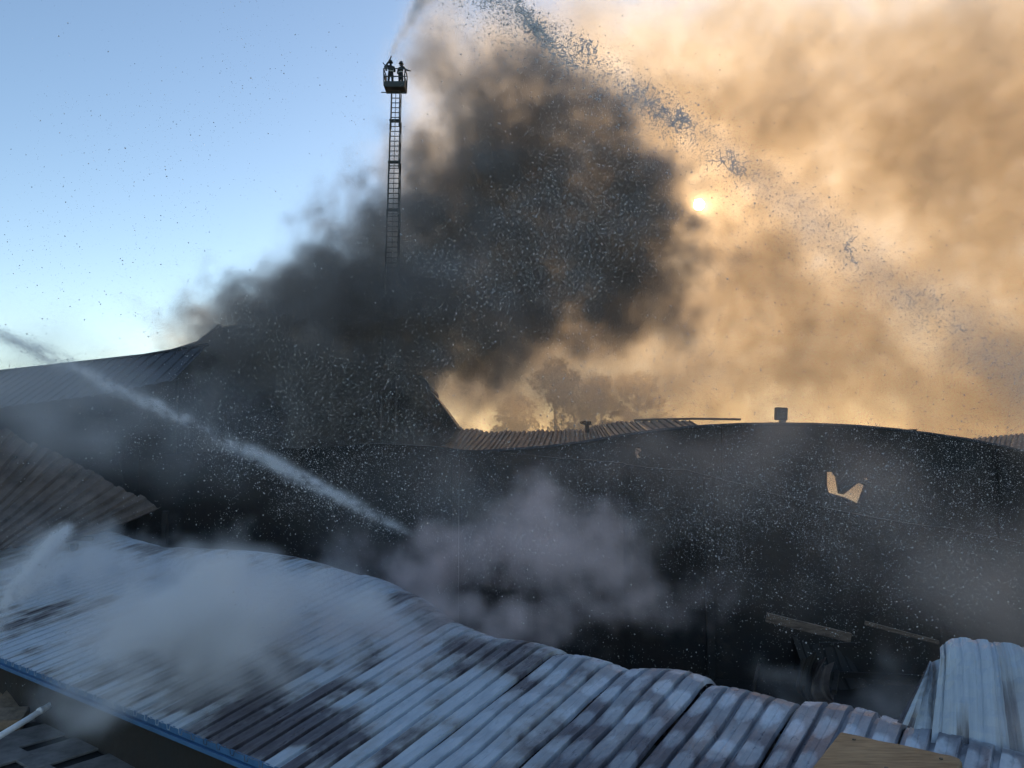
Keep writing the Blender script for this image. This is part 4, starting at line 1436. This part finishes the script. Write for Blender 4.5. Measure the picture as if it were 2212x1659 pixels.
def jet(name, a, b, r0, r1, sag, dens, label, seed, vox=0.055):
    M, L = frame_along(a, b)
    w = max(r0, r1) * 3.2 + abs(sag)
    g = Grid((0, -w, -w), (L, w, w), vox)
    t = g.x / L
    r = r0 + (r1 - r0) * t
    n1 = grf(g.n, 3.4, 0.05, seed, aniso=(2.2, 1, 1))
    zc = sag * 4 * t * (1 - t)
    rad = np.sqrt(g.y ** 2 + (g.z - zc) ** 2) / r
    core = np.exp(-1.5 * rad ** 2) + 0.18 * np.exp(-0.45 * np.maximum(rad, 0) ** 2)
    # mist falls away below the stream
    core = core + 0.10 * np.exp(-0.5 * (g.y / r) ** 2) * np.exp(-np.maximum(zc - g.z, 0) / (1.2 * r)) * (g.z < zc)
    g.d = (core * np.clip(1 + 0.85 * n1, 0.03, 3.5) * dens * np.clip(t * 12, 0.0, 1) * np.clip((1 - t) * 3.0, 0, 1)).astype(np.float32)
    g.fade(2)
    g.d[g.d < 0.01 * dens] = 0
    volume(name, g, V_JET, label, world=M)
V_JET = vol_material('jet_spray', (0.985, 0.985, 0.99), 0.2)
V_FAN = vol_material('fan_spray', (0.995, 0.99, 0.985), 0.85)
jet('water_jet', P(-60, 692, 12.5), P(900, 1163, 26.0), 0.10, 0.12, 0.12, 6.5, 'long straight water jet crossing in front of the dark halls', 301)
jet('water_jet', P(148, 1136, 21.0), P(-70, 1420, 14.0), 0.11, 0.18, 0.10, 8.0, 'short water jet coming down onto the left end of the roof', 302)

def ladder_jet():
    e = (P(905, -10, 47.4) - NOZZLE); e.y = 0; e = e.normalized()
    rt = Vector((e.z, 0, -e.x))
    c = NOZZLE
    g = Grid((c.x - 1.5, c.y - 2.2, c.z - 3.0), (c.x + 15.0, c.y + 3.5, c.z + 14), 0.16)
    X, Y, Z = g.x - c.x, g.y - c.y, g.z - c.z
    n1 = grf(g.n, 3.6, 0.03, 311)
    n2 = grf(g.n, 4.2, 0.02, 312)
    al = X * e.x + Z * e.z
    pe = X * rt.x + Z * rt.z + 0.15 * n2 * np.clip(al / 6, 0, 1.5) - 0.012 * al * al
    w = 0.10 + 0.06 * np.maximum(al, 0)
    edge = np.exp(-(pe / w) ** 2 - (Y / (w * 1.5)) ** 2) * (al > 0)
    cur = np.clip(pe / (0.4 + 0.05 * np.maximum(al, 0)), 0, 1) * np.exp(-np.maximum(pe, 0) / (0.9 + 0.55 * np.maximum(al, 0))) * np.exp(-(Y / (0.7 + 0.12 * np.maximum(al, 0))) ** 2)
    cur = cur * np.clip((al + 0.6 * pe) / 1.5, 0, 1)
    g.d = (4.5 * edge * np.clip(1 + .5 * n1, .1, 3) + 0.42 * cur * np.clip(1 + .6 * n1, .05, 3)).astype(np.float32)
    g.fade(3)
    g.d[g.d < 0.004] = 0
    volume('ladder_jet', g, V_FAN, 'fan of water sprayed upward from the cage on the fire ladder')
ladder_jet()

# ------------------------------------------------------------------ drops in the air
def drops(name, pts, rad, label, seed, stretch=0.35):
    """many small drops as one mesh: eight faces each, slightly drawn out"""
    rng = np.random.default_rng(seed)
    n = len(pts)
    base = np.array([(1, 0, 0), (-1, 0, 0), (0, 1, 0), (0, -1, 0), (0, 0, 1), (0, 0, -1)], float)
    fc = np.array([(0, 2, 4), (2, 1, 4), (1, 3, 4), (3, 0, 4), (2, 0, 5), (1, 2, 5), (3, 1, 5), (0, 3, 5)])
    q = rng.normal(size=(n, 4)); q /= np.linalg.norm(q, axis=1)[:, None]
    w, x, y, z = q.T
    Rm = np.stack([np.stack([1 - 2 * (y * y + z * z), 2 * (x * y - z * w), 2 * (x * z + y * w)], 1),
                   np.stack([2 * (x * y + z * w), 1 - 2 * (x * x + z * z), 2 * (y * z - x * w)], 1),
                   np.stack([2 * (x * z - y * w), 2 * (y * z + x * w), 1 - 2 * (x * x + y * y)], 1)], 1)
    sc = rad[:, None] * (1 + stretch * rng.uniform(-.6, 1.4, (n, 3)))
    v = np.einsum('nij,nkj->nki', Rm, base[None] * sc[:, None, :]) + pts[:, None, :]
    f = (np.arange(n)[:, None, None] * 6 + fc[None]).reshape(-1, 3)
    me = bpy.data.meshes.new(name)
    nv, nf = n * 6, len(f)
    me.vertices.add(nv); me.vertices.foreach_set('co', v.astype(np.float32).ravel())
    me.loops.add(nf * 3); me.loops.foreach_set('vertex_index', f.astype(np.int32).ravel())
    me.polygons.add(nf); me.polygons.foreach_set('loop_start', np.arange(0, nf * 3, 3, dtype=np.int32))
    me.polygons.foreach_set('use_smooth', np.ones(nf, bool))
    me.update(calc_edges=True)
    o = link(name, me, M_WATER)
    tag(o, label, 'water', kind='stuff')

def jet_drops(a, b, w0, w1, n, seed, label):
    rng = np.random.default_rng(seed)
    t = rng.random(n)
    a, b = np.array(a), np.array(b)
    w = (w0 + (w1 - w0) * t)[:, None]
    pts = a + (b - a) * t[:, None] + rng.normal(size=(n, 3)) * w * rng.choice([0.6, 1.6], (n, 1), p=[.7, .3])
    pts[:, 2] -= rng.exponential(1, n) * w[:, 0] * 0.7 - w[:, 0] * 0.5
    d = pts[:, 1]
    drops('jet_drops', pts, (0.45 + 0.9 * rng.random(n) ** 4) * d / F, label, seed, stretch=0.8)

def pix_to_world(px, py, d):
    r, u = px - CX, CY - py
    f = F * CP - u * SP
    up = u * CP + F * SP
    return np.stack([r / f * d, d, up / f * d + CAMZ], 1)

def spray():
    rng = np.random.default_rng(77)
    P_, R_ = [], []
    CUR = grf((280, 160, 2), 3.6, 0.03, 7)[:, :, 0]
    def cloud(n, cx, cy, sx, sy, d0, d1, r0, r1, rot=0.0):
        n = int(n * 3.3)
        a = rng.normal(size=n) * sx; b = rng.normal(size=n) * sy
        px = cx + a * math.cos(rot) - b * math.sin(rot)
        py = cy + a * math.sin(rot) + b * math.cos(rot)
        d = rng.uniform(d0, d1, n)
        ok = (px > -500) & (px < 2700) & (py > -300) & (py < 1500)
        cm = CUR[np.clip(((px + 500) / 12).astype(int), 0, 279), np.clip(((py + 300) / 12).astype(int), 0, 159)]
        ok &= rng.random(n) < np.clip(0.55 + 0.42 * cm, 0.06, 1)
        rpx = 0.34 + 0.25 * rng.random(n) + 1.2 * rng.random(n) ** 14
        pts = pix_to_world(px, py, d)
        P_.append(pts[ok]); R_.append((rpx * d / F)[ok])
    cloud(13000, 1230, 470, 190, 190, 5, 12, 0.8, 2.0)
    cloud(5000, 1000, 700, 260, 150, 5, 12, 0.8, 2.0)
    cloud(6500, 640, 950, 260, 170, 5, 12, 0.8, 2.2)
    cloud(13000, 1850, 1120, 330, 150, 5, 12, 0.8, 1.8)
    cloud(5000, 1250, 1080, 350, 160, 5, 12, 0.8, 1.9)
    cloud(3500, 400, 1000, 400, 300, 4, 10, 0.8, 2.2)
    cloud(2200, 500, 350, 420, 260, 4, 10, 0.8, 1.8)
    cloud(3000, 1700, 750, 450, 260, 4, 10, 0.8, 1.8)
    cloud(2000, 1100, 1000, 900, 450, 4, 10, 0.8, 2.0)
    drops('spray_drops', np.concatenate(P_), np.concatenate(R_), 'countless fine water drops falling through the air across the scene', 5)
spray()
jet_drops(P(-60, 692, 12.5), P(862, 1146, 25.5), 0.13, 0.22, 3500, 71, 'drops breaking off the long straight water jet')
jet_drops(P(148, 1136, 21.0), P(-70, 1420, 14.0), 0.14, 0.22, 1200, 72, 'drops breaking off the short water jet')

ARC = [(980, -90, 8.6), (1070, -10, 8.3), (1140, 45, 8.1), (1250, 115, 7.8), (1360, 190, 7.5), (1460, 260, 7.2), (1590, 345, 6.9), (1720, 445, 6.6), (1840, 540, 6.3), (2000, 655, 6.0), (2130, 750, 5.7), (2280, 860, 5.4), (2450, 1000, 5.1)]
def arc_stream():
    rng = np.random.default_rng(88)
    A = np.array(ARC, float)
    def along(t):
        x = t * (len(A) - 1); i = np.clip(x.astype(int), 0, len(A) - 2); f = (x - i)[:, None]
        return A[i] * (1 - f) + A[i + 1] * f
    n = 42000
    t = rng.random(n)
    c = along(t)
    sp = 13 + 34 * t
    off = rng.normal(size=n) * sp
    # drops lag behind and fall under the stream
    fall = np.where(rng.random(n) < 0.45, rng.exponential(1, n) * (55 + 30 * t), 0)
    px = c[:, 0] + off * 0.6 - fall * 0.35 + rng.normal(size=n) * 14
    py = c[:, 1] - off * 0.8 + fall * 0.75
    d = c[:, 2] + rng.normal(size=n) * 0.35
    r = (0.36 + 0.30 * rng.random(n) + 1.3 * rng.random(n) ** 12) * np.where(t > .45, 0.9, 1.15)
    pts = pix_to_world(px, py, d)
    drops('arc_drops', pts, r * d / F, 'thick arc of falling water drops curving down to the right past the sun', 6, stretch=0.6)
    # torn ropes and sheets of water inside the stream
    rnd = random.Random(3)
    mb = MB()
    def clump(px, py, d, sx, sy, rot, k, r_px):
        for _ in range(int(k * 0.8)):
            a, b = rnd.gauss(0, sx), rnd.gauss(0, sy)
            x = px + a * math.cos(rot) - b * math.sin(rot); y = py + a * math.sin(rot) + b * math.cos(rot)
            dd = d + rnd.gauss(0, .06)
            pts, rs = [], []
            m = rnd.randint(3, 6); ang = rnd.gauss(rot, 1.0)
            for j in range(m):
                pts.append(P(x, y, dd)); rs.append(0.68 * r_px * dd / F * rnd.uniform(.35, 1.0) * (0.45 if j in (0, m - 1) else 1))
                ang += rnd.gauss(0, .7); st = rnd.uniform(2.5, 6.5)
                x += math.cos(ang) * st; y += math.sin(ang) * st; dd += rnd.gauss(0, .012)
            mb.tube(pts, rs, 6)
    clump(1132, 22, 8.1, 14, 4, 1.2, 40, 3.0)
    clump(1160, 66, 8.0, 16, 7, 0.85, 70, 4.0)
    clump(1180, 90, 8.0, 8, 5, 1.2, 30, 3.2)
    clump(1042, 8, 8.3, 8, 6, 0.3, 16, 2.0)
    clump(1205, 118, 7.9, 20, 9, 0.5, 46, 3.0)
    clump(1262, 100, 7.8, 14, 8, 0.9, 40, 2.8)
    clump(1230, 135, 7.8, 18, 8, 0.9, 34, 2.4)
    clump(1440, 245, 7.3, 32, 10, 0.4, 90, 2.2)
    clump(1470, 262, 7.2, 9, 7, 0.4, 34, 3.0)
    clump(1380, 205, 7.4, 30, 14, 0.6, 50, 1.8)
    clump(1552, 345, 6.9, 8, 5, 0.2, 14, 2.6)
    clump(1588, 352, 6.9, 12, 7, 1.0, 36, 2.8)
    clump(1612, 375, 6.9, 22, 14, 0.7, 26, 1.6)
    clump(1832, 530, 6.3, 5, 5, 1.1, 14, 2.6)
    clump(1846, 560, 6.3, 5, 4, 1.1, 10, 2.2)
    clump(1960, 640, 6.1, 60, 18, 0.6, 60, 1.6)
    clump(2120, 750, 5.7, 60, 20, 0.65, 60, 1.6)
    o = mb.build('water_ropes', M_WATER, None, smooth=True)
    tag(o, 'torn ropes and clots of water along the falling arc', 'water', kind='stuff')
arc_stream()

def arc_mist():
    a, b = P(1330, 165, 7.5), P(2400, 960, 5.2)
    M, L = frame_along(a, b)
    g = Grid((0, -0.6, -0.7), (L, 0.6, 0.7), 0.05)
    t = g.x / L
    r = 0.08 + 0.20 * t
    n1 = grf(g.n, 3.6, 0.04, 401)
    g.d = (np.exp(-(np.sqrt(g.y ** 2 + g.z ** 2) / r) ** 2) * np.clip(0.9 + .6 * n1, 0, 3) * 1.5 * np.clip(t * 2.2, 0, 1)).astype(np.float32)
    g.fade(3)
    g.d[g.d < 0.01] = 0
    volume('arc_mist', g, V_FAN, 'bluish fine spray wrapped round the lower end of the water arc', world=M)
arc_mist()
